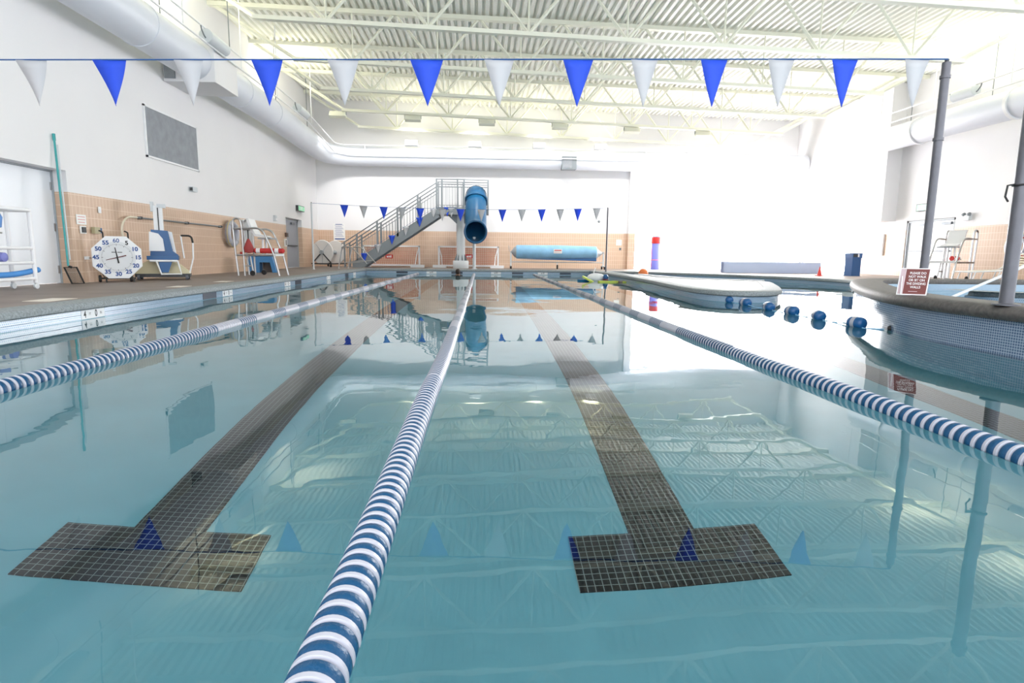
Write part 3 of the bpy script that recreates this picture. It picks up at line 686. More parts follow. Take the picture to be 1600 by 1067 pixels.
# upright roll beside the pier
fr = T('foam_roll', 'upright violet foam roll with red top band standing beside the pier', 'foam roll', (8.0, 27.0, DZ))
MB().lathe([(.19, 0), (.2, .02), (.2, 1.2), (.19, 1.22)], n=28).build('roll', PURPLE, fr)
MB().lathe([(.215, 1.18), (.22, 1.2), (.22, 1.45), (.2, 1.47)], n=28).build('top_band', RED, fr)
MB().lathe([(.2, 1.47), (.2, 1.5), (.15, 1.53)], n=28).build('cap', BLUE, fr)
MB().lathe([(.206, .42), (.206, .46)], n=28, close=False).build('lower_band', mat('pink_band', (.8, .25, .35)), fr)
for a in (200, 340): MB().tube([(.21*cos(radians(a))+.012*((k % 2)*2-1), .21*sin(radians(a)), .1+.07*k) for k in range(16)], .012, 6).build('lacing', RED, fr)

# ================================================================== DOORS
# double door in the left wall (recessed)
d1 = struct(bpy.data.objects.new('door_1', None)); C.objects.link(d1); d1.location = (-7.68, 9.7, DZ)
for y0, y1 in ((-1.48, -.075), (-.07, 1.5)):
    lf = MB().box((-.03, y0, .012), (.02, y1, 1.97)).build('door_leaf', WDOOR, d1, 0)
hl = MB().lathe([(.05, 0), (.05, .012), (.035, .02)], (.02, .06, .86), 16, 'X').tube(rnd([(.03, .06, .86), (.08, .06, .86), (.08, .2, .86)], .02, 3), .012, 8).build('door_handle', STEEL, lf)
for z in (.25, 1.0, 1.72): MB().box((.018, 1.46, z-.07), (.035, 1.515, z+.07)).build('hinge', STEEL, lf, 0)
MB().box((-.05, -1.5, 1.975), (.05, 1.52, 2.0)).box((-.05, 1.502, 0), (.05, 1.52, 2.0)).build('door_frame', GREYP, d1, 0)
# grey door in the left wall near the corner
d2 = struct(bpy.data.objects.new('door_2', None)); C.objects.link(d2); d2.location = (-7.6, 24.15, DZ)
lf = MB().box((-.03, -.9, .012), (.02, .9, 1.83)).build('door_leaf', mat('door_grey', (.30, .32, .37), .4), d2, 0)
MB().box((-.05, -1.0, 0), (.04, -.9, 1.92)).box((-.05, .9, 0), (.04, 1.0, 1.92)).box((-.05, -1, 1.84), (.04, 1, 1.92)).build('door_frame', GREYP, d2, 0)
MB().box((.02, -.8, .84), (.07, .8, .89)).build('push_bar', DARK, lf, 0); MB().box((.02, .1, 1.70), (.08, .5, 1.78)).build('door_closer', GALV, lf, 0)
# double door in the right wall
d3 = struct(bpy.data.objects.new('door_3', None)); C.objects.link(d3); d3.location = (15.3, 19.6, DZ)
for y0, y1 in ((-1.02, -.03), (.03, 1.02)):
    lf = MB().box((-.03, y0, .012), (.03, y1, 1.86)).build('door_leaf', WDOOR, d3, 0)
    MB().box((-.08, y0+.08, .86), (-.03, y1-.08, .9)).build('push_bar', GALV, lf, 0)
    MB().box((-.1, y0+.1, 1.74), (-.03, y0+.5, 1.82)).build('door_closer', GALV, lf, 0)
    MB().box((-.034, y0+.35, 1.2), (-.03, y0+.6, 1.38)).build('door_notice', PALEG, lf, 0)
MB().box((-.08, -1.1, 0), (.05, -1.02, 1.94)).box((-.08, 1.02, 0), (.05, 1.1, 1.94)).box((-.08, -1.1, 1.87), (.05, 1.1, 1.94)).box((-.05, -.03, 0), (.05, .03, 1.87)).build('door_frame', GREYP, d3, 0)

# ================================================================== LEFT WALL
def lw(x, y, off=.02): p = atx(x, y, XL); return (XL+off, p.y, p.z)
RX = (pi/2, 0, pi/2)                                     # text that faces +X
n = T('wall_grille', 'big slate grey rectangular grille high on the left wall', 'wall grille', (XL, 15.08, 3.42))
MB().box((0, -1.19, -.52), (.025, 1.19, .52)).build('panel', SLATE, n, 0)
m = MB()
for z in (-.54, .54): m.box((0, -1.22, z-.02), (.035, 1.22, z+.02))
for y in (-1.2, 1.2): m.box((0, y-.02, -.56), (.035, y+.02, .56))
m.build('frame', WPL, n, 0)
n = T('door_notice', 'white paper notice with pink writing on the left wall beside the double door', 'notice', lw(126, 343, .01))
MB().box((-.004, -.135, -.09), (.004, .135, .09)).build('sheet', PAPER, n, 0)
for k, s in enumerate((.2, .2, .17)): MB().box((.0045, -s/2, .042-.05*k), (.006, s/2, .058-.05*k)).build('text_line', mat('pink_ink', (.75, .4, .38)), n, 0)
n = T('wall_switch', 'dark switch in a white frame below the paper notice', 'switch', lw(128, 359)); MB().box((-.01, -.08, -.07), (.01, .08, .07)).build('plate', PAPER, n, 0); MB().box((.008, -.05, -.05), (.03, .05, .05)).build('button', DARK, n, 0)
n = T('wall_box', 'olive box with a blue tab on the beige wall above the pace clock', 'wall box', lw(147, 360)); MB().box((-.01, -.1, -.06), (.06, .06, .06)).build('body', mat('olive_box', (.42, .38, .24)), n, 0); MB().box((0, .06, -.05), (.05, .13, .05)).build('tab', BLUE, n, 0)
n = T('light_switch', 'small white switch plate high on the beige wall', 'switch', lw(154, 328)); MB().box((-.005, -.04, -.06), (.005, .04, .06)).build('plate', WPL, n, 0); MB().box((.004, -.012, -.02), (.014, .012, .02)).build('toggle', WPL, n, 0)
n = T('wall_speaker', 'small grey box fitting on the white wall under the grille', 'wall fitting', lw(299, 296)); MB().box((-.02, -.12, -.06), (.08, .12, .06)).build('body', PALEG, n, 0); MB().box((.0, -.135, -.04), (.07, -.12, .04)).build('face', DARK, n, 0)
n = T('wall_fitting', 'small white fitting on the wall above the lifeguard chair', 'wall fitting', lw(428, 341)); MB().box((-.02, -.08, -.1), (.07, .08, .1)).build('body', PALEG, n, 0); MB().box((.07, -.05, -.07), (.08, .05, .0)).build('face', WPL, n, 0)
n = T('outlet_plug', 'white wall outlet with a thin cord running down behind the skimmer net', 'outlet', lw(133, 403)); MB().box((-.005, -.05, -.03), (.03, .05, .03)).build('plate', WPL, n, 0)
MB().tube(rnd([(.03, .03, 0), (.08, .15, 0), (.1, .3, -.35), (.1, .4, -.44)], .1, 4), .007, 6).build('cord', DARK, n)
e = T('exit_sign', 'green lit exit sign on the left wall above the grey door', 'exit sign', lw(467, 326, .02))
MB().box((-.02, -.42, -.11), (.08, .42, .11)).build('housing', DARK, e, 0); MB().box((.08, -.39, -.09), (.086, .4, .09)).build('face', EXITG, e, 0)
text('lettering', 'EXIT', .15, WTXT, e, (.089, 0, 0), RX, bold=.004)
e = T('exit_sign', 'green exit sign on the right wall above the white double door', 'exit sign', (15.16, 19.9, 2.56))
MB().box((-.06, -.28, -.12), (.03, .28, .12)).build('housing', DARK, e, 0); MB().box((-.066, -.25, -.1), (-.06, .25, .1)).build('face', EXITG, e, 0)
text('lettering', 'EXIT', .15, WTXT, e, (-.069, 0, 0), (pi/2, 0, -pi/2), bold=.004)
n = T('emergency_lamp', 'grey twin head emergency lamp on the right wall beside the double door', 'emergency lamp', (15.12, 18.0, 2.1)); MB().box((-.02, -.12, -.08), (.08, .12, .08)).build('body', PALEG, n, 0)
for y in (-.1, .1): MB().lathe([(.03, -.06), (.06, 0), (.06, .02)], (0, y, .1), 14, 'X').build('lamp_head', GALV, n)
n = T('extinguisher_cabinet', 'white framed cabinet with a glass strip on the beige wall left of the right door', 'cabinet', (15.16, 22.0, 1.32)); MB().box((-.03, -.22, -.4), (.04, .22, .4)).build('body', WPL, n, 0); MB().box((-.036, -.06, -.32), (-.03, .05, .32)).build('glass_strip', mat('cabinet_glass', (.35, .42, .42), .1), n, 0)
# handrail pipe with a hose end along the left wall
n = T('wall_pipe', 'thin pale pipe along the beige wall behind the pool lift, hose hanging at its end', 'pipe', (XL+.07, 13.3, 1.5))
MB().tube([(0, -.1, 0), (0, 4.1, 0)], .018, 8).build('pipe_run', GALV, n)
MB().tube(rnd([(0, -.1, 0), (0, -.5, .0), (.02, -.75, -.25), (.02, -.6, -.7), (.0, -.1, -.85)], .3, 6), .02, 8).build('hose_end', mat('hose_cream', (.74, .68, .55)), n)
for y in (.05, 2.1, 4.0): MB().box((-.07, y-.02, -.03), (.025, y+.02, .03)).build('clip', DARK, n, 0)
def life_ring(name, label, loc, facing, R=.30):
    l = T(name, label, 'life ring', loc, facing)
    MB().tube([(0, R*cos(2*pi*k/32), R*sin(2*pi*k/32)) for k in range(32)], .085, 14, closed=True).build('ring', ROPEW, l)
    for a in (45, 135, 225, 315):
        c, s = cos(radians(a)), sin(radians(a)); b = MB().tube([(.088*cos(t), (R+.088*sin(t))*c, (R+.088*sin(t))*s) for t in [2*pi*k/12 for k in range(12)]], .014, 6, closed=True).build('grab_band', RED if 'right' in label else mat('ring_band', (.5, .5, .48)), l)
    MB().tube([(.02, (R+.1)*cos(2*pi*k/32), (R+.1)*sin(2*pi*k/32)) for k in range(32)], .01, 6, closed=True).build('grab_line', mat('straw_rope', (.62, .5, .2), .8), l)
    return l
life_ring('life_ring', 'white life ring hanging on the left wall behind the lifeguard chair', (XL+.125, 17.9, 1.32), 0)
life_ring('life_ring', 'white life ring with red bands on the right wall at the frame edge', (15.08, 16.05, 1.18), pi)
n = T('backboard', 'grey upright panel on the left wall behind the lifeguard chair', 'panel', (XL+.04, 19.3, .95)); MB().box((-.02, -.42, -.05), (.03, .42, .82)).build('panel', mat('panel_grey', (.42, .44, .46), .5), n, 0); MB().box((-.02, -.45, .8), (.04, .45, .84)).build('top_edge', WPL, n, 0)
n = T('call_point', 'small red call point low on the beige wall left of the lifeguard chair', 'call point', lw(376, 396)); MB().box((-.01, -.06, -.05), (.04, .06, .05)).build('box', RED, n, 0); MB().box((.04, -.02, -.02), (.046, .02, .02)).build('button', WPL, n, 0)
n = T('wall_phone', 'small dark box on the beige wall right of the lifeguard chair rail', 'wall box', lw(446, 367)); MB().box((-.01, -.1, -.08), (.06, .1, .08)).build('body', mat('brown_box', (.14, .09, .07)), n, 0); MB().box((.06, -.05, -.04), (.07, .05, .04)).build('face', DARK, n, 0)
n = T('paper_holder', 'small white holder with a dark slot on the wall beside the grey door', 'holder', lw(445, 379)); MB().box((-.01, -.12, -.14), (.03, .12, .14)).build('plate', PAPER, n, 0); MB().box((.03, -.03, -.1), (.036, .04, .1)).build('slot', DARK, n, 0)
# leaf skimmer leaning on the wall
sk = T('skimmer_net', 'teal pole leaf skimmer with black net leaning on the left wall', 'skimmer net', (-7.2, 10.8, DZ))
tp = atx(84, 211, -7.37)-V(sk.location); bt = V((-.02, -.02, .32))
MB().tube([bt, tp], .017, 10).build('pole', TEALP, sk); MB().tube([bt.lerp(tp, .05)+V((.02, .03, 0)), bt.lerp(tp, .93)+V((.02, .035, 0))], .011, 8).build('pole_shadow', PALEG, sk); MB().tube([bt.lerp(tp, .96), tp+(tp-bt)*.01], .024, 10).build('grip', TEALP, sk)  # thin pale tube stands in for the white shadow line beside the pole
hd = [(-.08, -.04, .3), (.08, .04, .3), (.16, .08, .02), (.0, .0, .02)]
MB().tube(hd, .016, 6, closed=True).build('hoop', BLACK, sk)
nb = MB()
for k in range(1, 12): t = k/12; nb.tube([V(hd[0]).lerp(V(hd[1]), t), V(hd[3]).lerp(V(hd[2]), t)], .003, 3)
for k in range(1, 12): t = k/12; nb.tube([V(hd[0]).lerp(V(hd[3]), t), V(hd[1]).lerp(V(hd[2]), t)], .003, 3)
nb.build('net', DARK, sk); MB().tube([bt, (.02, .01, .3)], .02, 8).build('net_socket', BLACK, sk)
# pace clock
pc = T('pace_clock', 'big white octagonal pace clock with blue numbers on a small wheeled frame', 'pace clock', (-6.95, 11.75, DZ), atan2(6.95, 11.75))
oc = [(.43*cos(radians(22.5+45*k)), .43*sin(radians(22.5+45*k))+.47) for k in range(8)]
bd = MB().prism(oc, -.03, .07, 'Y').prism([(x*.96, (z-.47)*.96+.47) for x, z in oc], -.04, -.03, 'Y').build('clock_case', WPL, pc, 0)
MB().lathe([(.30, -.041), (.30, -.043), (.001, -.043)], (0, 0, .47), 48, 'Y').build('dial', mat('dial_grey', (.70, .72, .74), .5), bd)
for k in range(12):
    a = radians(90-30*k); n_ = '60' if k == 0 else str(5*k)
    text('numeral', n_, .105, INKK if k == 1 else INKB, bd, (.335*cos(a), -.0445, .47+.315*sin(a)), (pi/2, 0, 0), bold=.0015 if n_ == '60' else .004)
tk = MB()
for k in range(60):
    a = 2*pi*k/60; r0, r1 = (.225, .255) if k % 5 == 0 else (.237, .255); w_ = .004 if k % 5 == 0 else .002
    c, s = cos(a), sin(a); tk.poly([(r0*c-w_*s, -.0445, .47+r0*s+w_*c), (r0*c+w_*s, -.0445, .47+r0*s-w_*c), (r1*c+w_*s, -.0445, .47+r1*s-w_*c), (r1*c-w_*s, -.0445, .47+r1*s+w_*c)])
tk.build('minute_marks', INKK, bd, 0)
MB().box((-.085, -.046, .562), (-.008, -.044, .574)).box((.008, -.046, .562), (.085, -.044, .574)).build('brand_mark', INKK, bd, 0)
def hand(nm, m, ang, l0, l1, wd, y):
    b = MB().prism([(-wd, -l0), (wd, -l0), (wd*.5, l1), (-wd*.5, l1)], y-.003, y, 'Y').build(nm, m, pc, 0); b.matrix_local = Matrix.Translation((0, 0, .47)) @ Matrix.Rotation(radians(ang), 4, 'Y')
hand('black_hand', INKK, -8, .11, .19, .014, -.05); hand('red_hand', mat('dark_red_hand', (.13, .02, .02)), -105, .15, .19, .010, -.055)
MB().lathe([(.018, -.06), (.018, -.04)], (0, 0, .47), 12, 'Y').build('hub', INKK, pc)
MB().tube([(-.2, -.1, .0), (-.2, -.1, .06), (-.2, .12, .08)], .014, 8).tube([(.24, -.1, .0), (.24, -.1, .06), (.24, .12, .08)], .014, 8).tube([(-.3, .02, .075), (.28, .02, .075)], .016, 8).build('stand_frame', BLACK, pc)
for x in (-.3, .2): MB().lathe([(.02, -.025), (.06, -.025), (.068, 0), (.06, .025), (.02, .025)], (x, .06, .068), 20, 'X').build('wheel', BLACK, pc)
for x in (-.2, .2): MB().tube(rnd([(x, .07, .8), (x, .07, .95), (x-.06, .07, .97)], .03, 4), .013, 8).build('push_handle', BLACK, pc)
# pool lift
pl = T('pool_lift', 'blue and white pool lift chair with tall mast on a cream wheeled base', 'pool lift', (-6.75, 13.0, DZ), radians(22))
ch = MB().box((-.5, -.26, .06), (.5, .26, .13)).build('chassis', DARK, pl, 0)
for x in (-.44, .44):
    for y in (-.24, .24): MB().lathe([(.02, -.025), (.05, -.025), (.056, 0), (.05, .025), (.02, .025)], (x, y, .056), 16, 'X').build('caster', mat('caster_grey', (.12, .13, .16)), ch)
MB().prism([(-.52, .13), (.5, .13), (.44, .2), (.28, .34), (.0, .43), (-.2, .43), (-.4, .32)], -.2, .27, 'Y').build('base_cover', CREAMP, pl, 30)
ms = MB().box((-.13, .05, .4), (.04, .17, 1.55)).build('mast', WPL, pl, 0); MB().box((-.05, .035, .95), (-.03, .05, 1.5)).build('slot', DARK, ms, 0)
MB().box((-.17, .02, 1.42), (-.12, .2, 1.62)).box((-.05, .03, 1.5), (.1, .2, 1.58)).build('mast_head', PALEG, ms, 0)
MB().prism([(-.22, .44), (.27, .40), (.30, .52), (.2, .60), (.13, 1.02), (-.17, 1.04), (-.2, .62)], -.16, -.06, 'Y').build('seat_shell', BLUE, pl, 30)
MB().prism([(-.22, .60), (.06, .60), (.04, .85), (-.04, .96), (-.2, 1.0)], -.20, -.16, 'Y').build('back_pad', WPL, pl, 0)
MB().box((-.25, -.42, .42), (.32, -.1, .5)).build('seat', BLUE, pl, 0)
MB().prism([(.14, .55), (.26, .5), (.20, 1.0), (.12, 1.02)], -.04, .02, 'Y').build('side_panel', WPL, pl, 0)
MB().tube([(-.2, -.44, .4), (.3, -.44, .4)], .022, 8).tube([(-.08, -.44, .4), (.0, -.5, .13), (.36, -.5, .13), (.3, -.44, .4)], .018, 8).build('foot_rest', WPL, pl)
MB().prism([(-.02, .16), (.12, .16), (.2, .38), (-.04, .38)], -.43, -.40, 'Y').build('calf_pad', BLUE, pl, 0)
MB().tube(rnd([(.36, -.05, .93), (.56, -.05, .93), (.58, -.05, .78)], .1, 5), .02, 8).build('push_handle', BLACK, pl)
MB().tube([(.58, -.05, .78), (.57, -.05, .46), (.48, -.05, .12)], .016, 8).tube([(.36, -.05, .93), (.4, -.05, .45)], .014, 8).build('handle_post', WPL, pl)
# rack at the left frame edge
rk = T('equipment_rack', 'white tube rack in front of the white double door at the left frame edge', 'rack', (-7.0, 9.1, DZ))
for y in (-.85, .42):
    for x in (-.22, .12):
        lg = MB().tube([(x, y, .09), (x, y, 1.21)], .03, 12).build('post', WPL, rk)
        MB().lathe([(.012, -.015), (.045, -.015), (.045, .015), (.012, .015)], (x, y, .045), 14, 'X').build('caster', PALEG, lg)
MB().tube([(.12, -.85, 1.19), (.12, .42, 1.19)], .032, 12).tube([(-.22, -.85, 1.19), (-.22, .42, 1.19)], .032, 12).tube([(-.22, .42, 1.19), (.12, .42, 1.19)], .03, 12).build('top_rail', WPL, rk)
for z in (.62, .40, .16): MB().tube([(.12, -.85, z), (.12, .42, z)], .026, 10).tube([(-.22, -.85, z), (-.22, .42, z)], .026, 10).tube([(-.22, .42, z), (.12, .42, z)], .022, 8).tube([(-.22, -.2, z), (.12, -.2, z)], .018, 8).build('shelf_rail', WPL, rk)
m = MB()
for k in range(4): m.tube(rnd([(-.16+.09*k, -.75, .215), (-.16+.09*k, .1, .235), (-.16+.09*k, .62, .29)], .3, 5), .038, 12)
nd = T('foam_noodle', 'pale blue foam noodle lying along the lowest shelf of the white rack', 'foam noodle', (-6.93, 9.1, DZ+.23))
MB().tube(rnd([(.0, -.8, 0), (.0, .1, .0), (.0, .56, .06)], .3, 5), .042, 14).tube(rnd([(.0, .561, .061), (.0, .57, .062)], .3, 1), .02, 10).build('noodle', mat('noodle_blue', (.06, .27, .66), .6), nd)
MB().tube([(.0, -.815, 0), (.0, -.8, 0)], .018, 10).build('core_hole', BLUE, nd)
kb = T('float_board', 'violet float on the third shelf rail of the white rack, cut by the frame edge', 'float', (-6.93, 8.8, DZ+.65)); MB().prism([(-.08, 0), (.1, 0), (.1, .1), (-.08, .1)], -.18, .0, 'X').build('foam', mat('violet_float', (.20, .22, .55), .6), kb, 0)
kb = T('pull_buoy', 'blue and white buoy on the second shelf of the white rack', 'pull buoy', (-6.93, 8.93, DZ+.49)); MB().lathe([(.02, -.1), (.065, -.08), (.07, 0), (.065, .08), (.02, .1)], n=18, axis='X').build('foam', mat('violet_float', (.20, .22, .55), .6), kb); MB().lathe([(.071, -.03), (.073, 0), (.071, .03)], n=18, axis='X', close=False).build('band', WPL, kb)
kb = T('swim_bag', 'pale blue bag hanging from the top rail of the white rack', 'bag', (-6.86, 8.82, DZ+1.17)); MB().lathe([(.02, -.28), (.08, -.26), (.1, -.12), (.06, -.02), (.02, 0)], n=16).build('bag_body', mat('bag_blue', (.12, .28, .62), .7), kb); MB().tube([(0, 0, 0), (0, 0, .03)], .008, 6).build('strap', DARK, kb)

# ================================================================== LIFEGUARD CHAIRS
def guard_chair(label, loc, rz, sc=1.):
    g = T('lifeguard_chair', label, 'lifeguard chair', loc, rz)
    for y in (-.35, .35):
        MB().tube(rnd([(-.5, y, 0), (-.54, y, .5), (-.58, y, 1.22), (-.56, y, 1.43), (-.40, y, 1.43), (-.36, y, 1.2), (-.34, y, 0)], .12, 5), .024, 10).build('rear_frame', STEEL, g)
        MB().tube(rnd([(-.57, y, 1.18), (.14, y, 1.2), (.40, y, .56), (.52, y, 0)], .18, 6), .024, 10).build('arm_rail', STEEL, g)
        MB().tube([(-.53, y, .52), (.42, y, .52)], .026, 10).build('platform_rail', STEEL, g)
    MB().box((.2, -.34, .5), (.44, .34, .56)).build('foot_board', WPL, g, 0)
    MB().box((-.5, -.34, .50), (-.1, .34, .54)).build('platform', PALEG, g, 0)
    MB().tube([(-.57, -.35, 1.18), (-.57, .35, 1.18)], .02, 8).tube([(-.53, -.35, .52), (-.53, .35, .52)], .02, 8).tube([(.42, -.35, .52), (.42, .35, .52)], .02, 8).build('cross_rail', STEEL, g)
    MB().tube([(-.2, -.33, .52), (-.13, -.36, .1)], .02, 8).tube([(-.34, -.33, .25), (-.16, -.35, .25)], .016, 8).build('ladder_step', STEEL, g)
    for y in (-.4, .4): MB().lathe([(.02, -.02), (.06, -.02), (.068, 0), (.06, .02), (.02, .02)], (-.13, y, .068), 18, 'Y').build('wheel', BLACK, g)
    pr = [(-.30, 1.44), (-.24, 1.44), (-.16, 1.2), (-.08, 1.06), (.14, 1.02), (.2, .98), (.14, .97), (-.1, 1.0), (-.2, 1.14)]
    MB().prism(pr, -.22, .22, 'Y').build('seat', mat('seat_white', (.78, .78, .80), .3), g, 30)
    MB().box((-.02, -.24, .93), (.3, .24, .965)).build('seat_plate', GREYP, g, 0)
    MB().tube([(.06, -.12, .53), (.06, -.12, .95)], .026, 8).tube([(.06, .12, .53), (.06, .12, .95)], .026, 8).build('seat_post', WPL, g)
    return g
guard_chair('steel lifeguard chair on the left deck with a red rescue tube on it', (-5.66, 15.75, DZ), 0)
guard_chair('steel lifeguard chair on the right deck beside the lounge chair', (13.45, 16.4, DZ), radians(205), 1.)
def rescue_tube(label, loc, rz, L=.8):
    r = T('rescue_tube', label, 'rescue tube', loc, rz); i = 0
    MB().tube([(-L/2, 0, 0), (-L/2+.04, 0, 0), (L/2-.04, 0, 0), (L/2, 0, 0)], [.03, .065, .065, .03], 14).build('foam_body', RED, r)
    for x in (-.26, .2): MB().tube([(x-.05, 0, 0), (x+.05, 0, 0)], .067, 14).build('band', WPL, r)
    MB().tube([(-L/2, 0, 0), (-L/2-.05, .03, -.02), (-L/2+.1, .1, -.04)], .01, 6).build('strap', BLACK, r); return r
rescue_tube('red rescue tube with white bands lying on the left lifeguard chair', (-5.40, 15.48, DZ+.635), 0, .78)
rescue_tube('red rescue tube lying on the right lifeguard chair', (13.5, 16.3, DZ+.635), radians(215), .6)
h = T('rescue_bag', 'red rescue bag hanging by a black strap at the left lifeguard chair', 'rescue bag', (-5.86, 15.37, DZ+.95))
MB().lathe([(.03, -.38), (.1, -.36), (.12, -.25), (.06, -.1), (.02, -.02)], n=16).build('bag_body', mat('bag_red', (.36, .05, .05), .7), h); MB().tube([(0, 0, -.03), (0, .0, .2)], .014, 6).build('strap', BLACK, h)
bs = T('step_stool', 'blue plastic step box on the deck behind the lifeguard chair', 'step', (-6.55, 18.2, DZ), radians(10))
MB().prism([(-.38, 0), (-.34, .48), (.3, .48), (.42, 0), (.3, 0), (.24, .3), (-.05, .3), (-.05, 0)], -.25, .25, 'Y').build('body', mat('step_blue', (.06, .24, .52), .45), bs, 0); MB().box((-.3, -.2, .48), (.27, .2, .5)).build('tread_pad', BLUE, bs, 0)
MB().box((-.04, .2, 0), (.25, .22, .3)).build('inner_panel', mat('brown_panel', (.20, .15, .12)), bs, 0)

# ================================================================== RIGHT DECK
lc = T('lounge_chair', 'white tube lounge chair with strap webbing at the right frame edge', 'lounge chair', (13.6, 15.1, DZ), radians(-8))
fm = MB()
for y in (-.3, .3):
    fm.tube(rnd([(-.75, y, .28), (.35, y, .34), (.9, y, .78)], .08, 4), .018, 8); fm.tube(rnd([(-.62, y, .28), (-.7, y, 0), (-.1, y, 0), (-.02, y, .3)], .05, 4), .016, 8); fm.tube(rnd([(.3, y, .33), (.2, y, 0), (.75, y, 0), (.7, y, .6)], .05, 4), .016, 8)
fm.tube([(-.75, -.3, .28), (-.75, .3, .28)], .018, 8).tube([(.9, -.3, .78), (.9, .3, .78)], .018, 8).build('frame', WPL, lc)
for k in range(11): x = -.68+.1*k; MB().box((x, -.31, .288+.054*(x+.75)), (x+.06, .31, .296+.054*(x+.75))).build('strap', mat('cream_strap', (.80, .74, .58), .5), lc, 0)
for k in range(6): t = .1+.15*k; MB().prism([(.35+.55*t, .36+.44*t), (.39+.55*t, .39+.44*t), (.385+.55*t, .398+.44*t), (.345+.55*t, .368+.44*t)], -.31, .31, 'Y').build('strap', mat('cream_strap', (.80, .74, .58), .5), lc, 0)
bn = T('trash_can', 'tall blue trash can on the deck in front of the bright window corner', 'trash can', (12.9, 20.0, DZ), radians(8))
MB().prism([(-.17, -.17), (.17, -.17), (.18, .17), (-.18, .17)], 0, .62, 'Z').build('body', CANB, bn, 0); MB().prism([(-.19, -.19), (.19, -.19), (.19, .19), (-.19, .19)], .62, .78, 'Z').build('lid', CANB, bn, 0)
MB().box((-.17, -.198, .65), (.0, -.19, .75)).build('lid_opening', DARK, bn, 0); MB().box((0, -.198, .65), (.06, -.19, .76)).build('lid_label', WPL, bn, 0)
cn = T('traffic_cone', 'small red cone at the edge of the far pool deck', 'cone', (11.5, 19.6, DZ)); MB().box((-.1, -.1, 0), (.1, .1, .02)).build('base', mat('cone_red', (.75, .06, .05), .5), cn, 0); MB().lathe([(.075, .02), (.012, .31), (.01, .315)], n=18).build('cone_body', mat('cone_red', (.75, .06, .05), .5), cn)
struct(MB().sweep(smooth([(13.3, 22.6), (11.5, 22.3), (9.4, 22.6)])[::-1], [(0, DZ), (0, DZ+.40), (.02, DZ+.43), (.4, DZ+.43), (.4, DZ)]).build('deck_bench_wall', BENCHB))

# ================================================================== ON THE WATER
def fl(name, label, cat, px, py, Y, **k): p = at(px, py, Y); return T(name, label, cat, (p.x, Y, 0), **k)
f = fl('kickboard', 'blue kickboard floating left of the lime boards at the far end', 'kickboard', 911, 440, 18.6, rz=.4); MB().prism([(-.16, -.1), (.16, -.1), (.16, .08), (.08, .14), (-.08, .14), (-.16, .08)], -.01, .05, 'Z').build('foam', mat('board_blue', (.01, .16, .36), .5), f, 0); MB().box((-.08, -.05, .05), (.08, .0, .053)).build('patch', BLUE, f, 0)
f = fl('kickboard', 'lime kickboard floating tilted against the white inflatable', 'kickboard', 919, 440, 18.4, rz=-.3); b = MB().prism([(-.2, -.12), (.2, -.12), (.2, .08), (.1, .15), (-.1, .15), (-.2, .08)], -.02, .03, 'Z').build('foam', LIME, f, 0); b.rotation_euler = (0, radians(28), 0); b.location = (0, 0, .06); c_ = MB().box((-.06, -.04, .03), (.06, .04, .033)).build('patch', BLUE, b, 0)
f = fl('inflatable_float', 'white inflatable with a thin upright neck floating at the far end', 'inflatable', 930, 440, 18.9); MB().ball((0, 0, .1), .2, 22, sc=(1.35, .9, .75)).build('body', WPL, f); MB().ball((.12, -.02, .12), .14, 16, sc=(1.3, 1, .8)).build('side_lobe', WPL, f); MB().tube([(-.05, 0, .2), (-.05, 0, .3), (.0, 0, .42)], .016, 8).build('neck', WPL, f)
f = fl('buoy_ball', 'navy round float with a red base floating beside the white inflatable', 'float', 946, 440, 18.7); MB().ball((0, 0, .12), .085, 18, sc=(1, 1, 1.2)).build('dome', BLUE, f); MB().lathe([(.07, 0), (.09, .02), (.09, .06), (.07, .08)], n=18).build('red_base', mat('maroon', (.14, .02, .03)), f)
f = fl('foam_mat', 'long lime foam mat floating in front of the navy float', 'foam mat', 950, 441.5, 17.9); MB().prism([(-.28, -.08), (.25, -.08), (.32, 0), (.2, .1), (-.3, .1)], -.01, .045, 'Z').build('foam', LIME, f, 0); MB().box((-.1, -.04, .045), (.1, .02, .048)).build('patch', BLUE, f, 0)
f = fl('kickboard', 'small lime board with a brown end floating nearest the divider', 'kickboard', 977, 441.5, 17.9); MB().prism([(-.1, -.06), (.16, -.06), (.2, .0), (.16, .08), (-.1, .08)], -.01, .035, 'Z').build('foam', LIME, f, 0); MB().prism([(-.2, -.05), (-.1, -.06), (-.1, .08), (-.2, .06)], -.01, .04, 'Z').build('brown_end', mat('brown_foam', (.22, .17, .13), .6), f, 0)
f = fl('beach_ball', 'orange ball on the water behind the peninsula', 'ball', 1006, 434, 21.5); f.location.x = 5.95; MB().ball((0, 0, .17), .18, 26).build('ball_skin', ORANGE, f); MB().lathe([(.02, .172), (.018, .18)], (0, 0, .17), 10).build('valve', WPL, f)
# swimmer at the far wall
sw = T('person', 'swimmer with dark hair, only the head above water at the far pool wall', 'person', (-.92, 23.55, 0), pi)
me = bpy.data.meshes.new('body'); jv = [(0, 0, -.75), (0, 0, -.5), (0, 0, -.22), (0, -.0, -.1), (0, -.01, .0), (0, -.02, .1), (0, -.01, .17), (-.2, 0, -.16), (-.3, -.1, -.4), (-.25, -.3, -.3), (.2, 0, -.16), (.3, -.1, -.4), (.25, -.3, -.3), (-.1, 0, -.85), (-.12, -.08, -1.1), (.1, 0, -.85), (.12, -.08, -1.1)]
je = [(0, 1), (1, 2), (2, 3), (3, 4), (4, 5), (5, 6), (2, 7), (7, 8), (8, 9), (2, 10), (10, 11), (11, 12), (0, 13), (13, 14), (0, 15), (15, 16)]
jr = [.14, .13, .13, .06, .075, .10, .07, .06, .045, .035, .06, .045, .035, .08, .06, .08, .06]
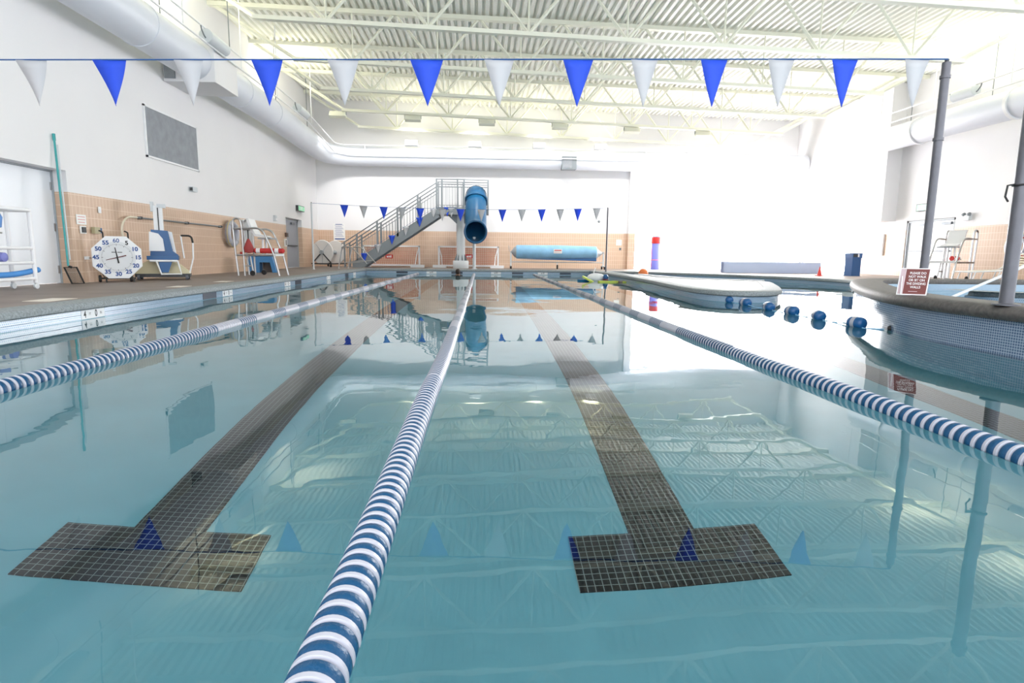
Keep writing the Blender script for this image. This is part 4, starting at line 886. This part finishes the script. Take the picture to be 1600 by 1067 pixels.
me.from_pydata(jv, je, []); me.materials.append(SKIN); bo = bpy.data.objects.new('body', me); C.objects.link(bo); bo.parent = sw
sm = bo.modifiers.new('skin', 'SKIN'); sub = bo.modifiers.new('sub', 'SUBSURF'); sub.levels = sub.render_levels = 2
for k, q in enumerate(jr): me.skin_vertices[0].data[k].radius = (q, q)
me.skin_vertices[0].data[0].use_root = True
MB().ball((0, .018, .12), .105, 20, sc=(.95, 1.0, 1.12)).build('hair', HAIR, sw)
for x in (-.035, .035): MB().ball((x, -.098, .10), .012, 10).build('eye', DARK, sw)
MB().ball((0, -.115, .07), .016, 10, sc=(.8, 1, 1.4)).build('nose', SKIN, sw)

# ================================================================== DEPTH MARKS, DECK PLATES
k = 10
def plate(n, x, y0, y1, m): return struct(MB().box((x, y0, .008), (x+.004, y1, .108)).build('trim_%d' % n, m, smooth=0))
for y0, s in ((7.0, '4 FT 0 IN'), (10.75, '4 FT 0 IN'), (14.1, '4 FT 0 IN'), (17.9, '4 FT 0 IN'), (21.6, '4 FT 0 IN')):
    k += 1; p = plate(k, -4.6, y0, y0+.42, WPL)
    for t, yy, sz in (('4', .06, .11), ('FT', .15, .045), ('0', .26, .11), ('IN', .35, .045)): text('lettering', t, sz, INKK, p, (-4.595, y0+yy, .058), RX, bold=.003 if sz > .1 else .0, sx=.75 if sz > .1 else .8)
for y0 in (10.0, 14.9, 20.3): k += 1; plate(k, -4.6, y0, y0+.5, NAVY)
for x0 in (-3.4, -1.2, 1.25, 3.2): k += 1; struct(MB().box((x0, 23.996, .02), (x0+.45, 24.0, .10)).build('trim_%d' % k, NAVY, smooth=0))
for x0 in (-2.2, .4, 2.3):
    k += 1; p = struct(MB().box((x0, 23.996, .012), (x0+.4, 24.0, .105)).build('trim_%d' % k, WPL, smooth=0)); text('lettering', '4 FT', .08, INKK, p, (x0+.2, 23.994, .058), (pi/2, 0, 0), bold=.002)
for x0, y0, w_, h_ in ((-5.35, 7.15, .3, .5), (-5.3, 10.2, .25, .4), (-5.35, 12.1, .25, .4)): k += 1; struct(MB().box((x0, y0, DZ), (x0+w_, y0+h_, DZ+.004)).build('trim_%d' % k, mat('pale_deck_tile', (.72, .66, .58), .5), smooth=0))
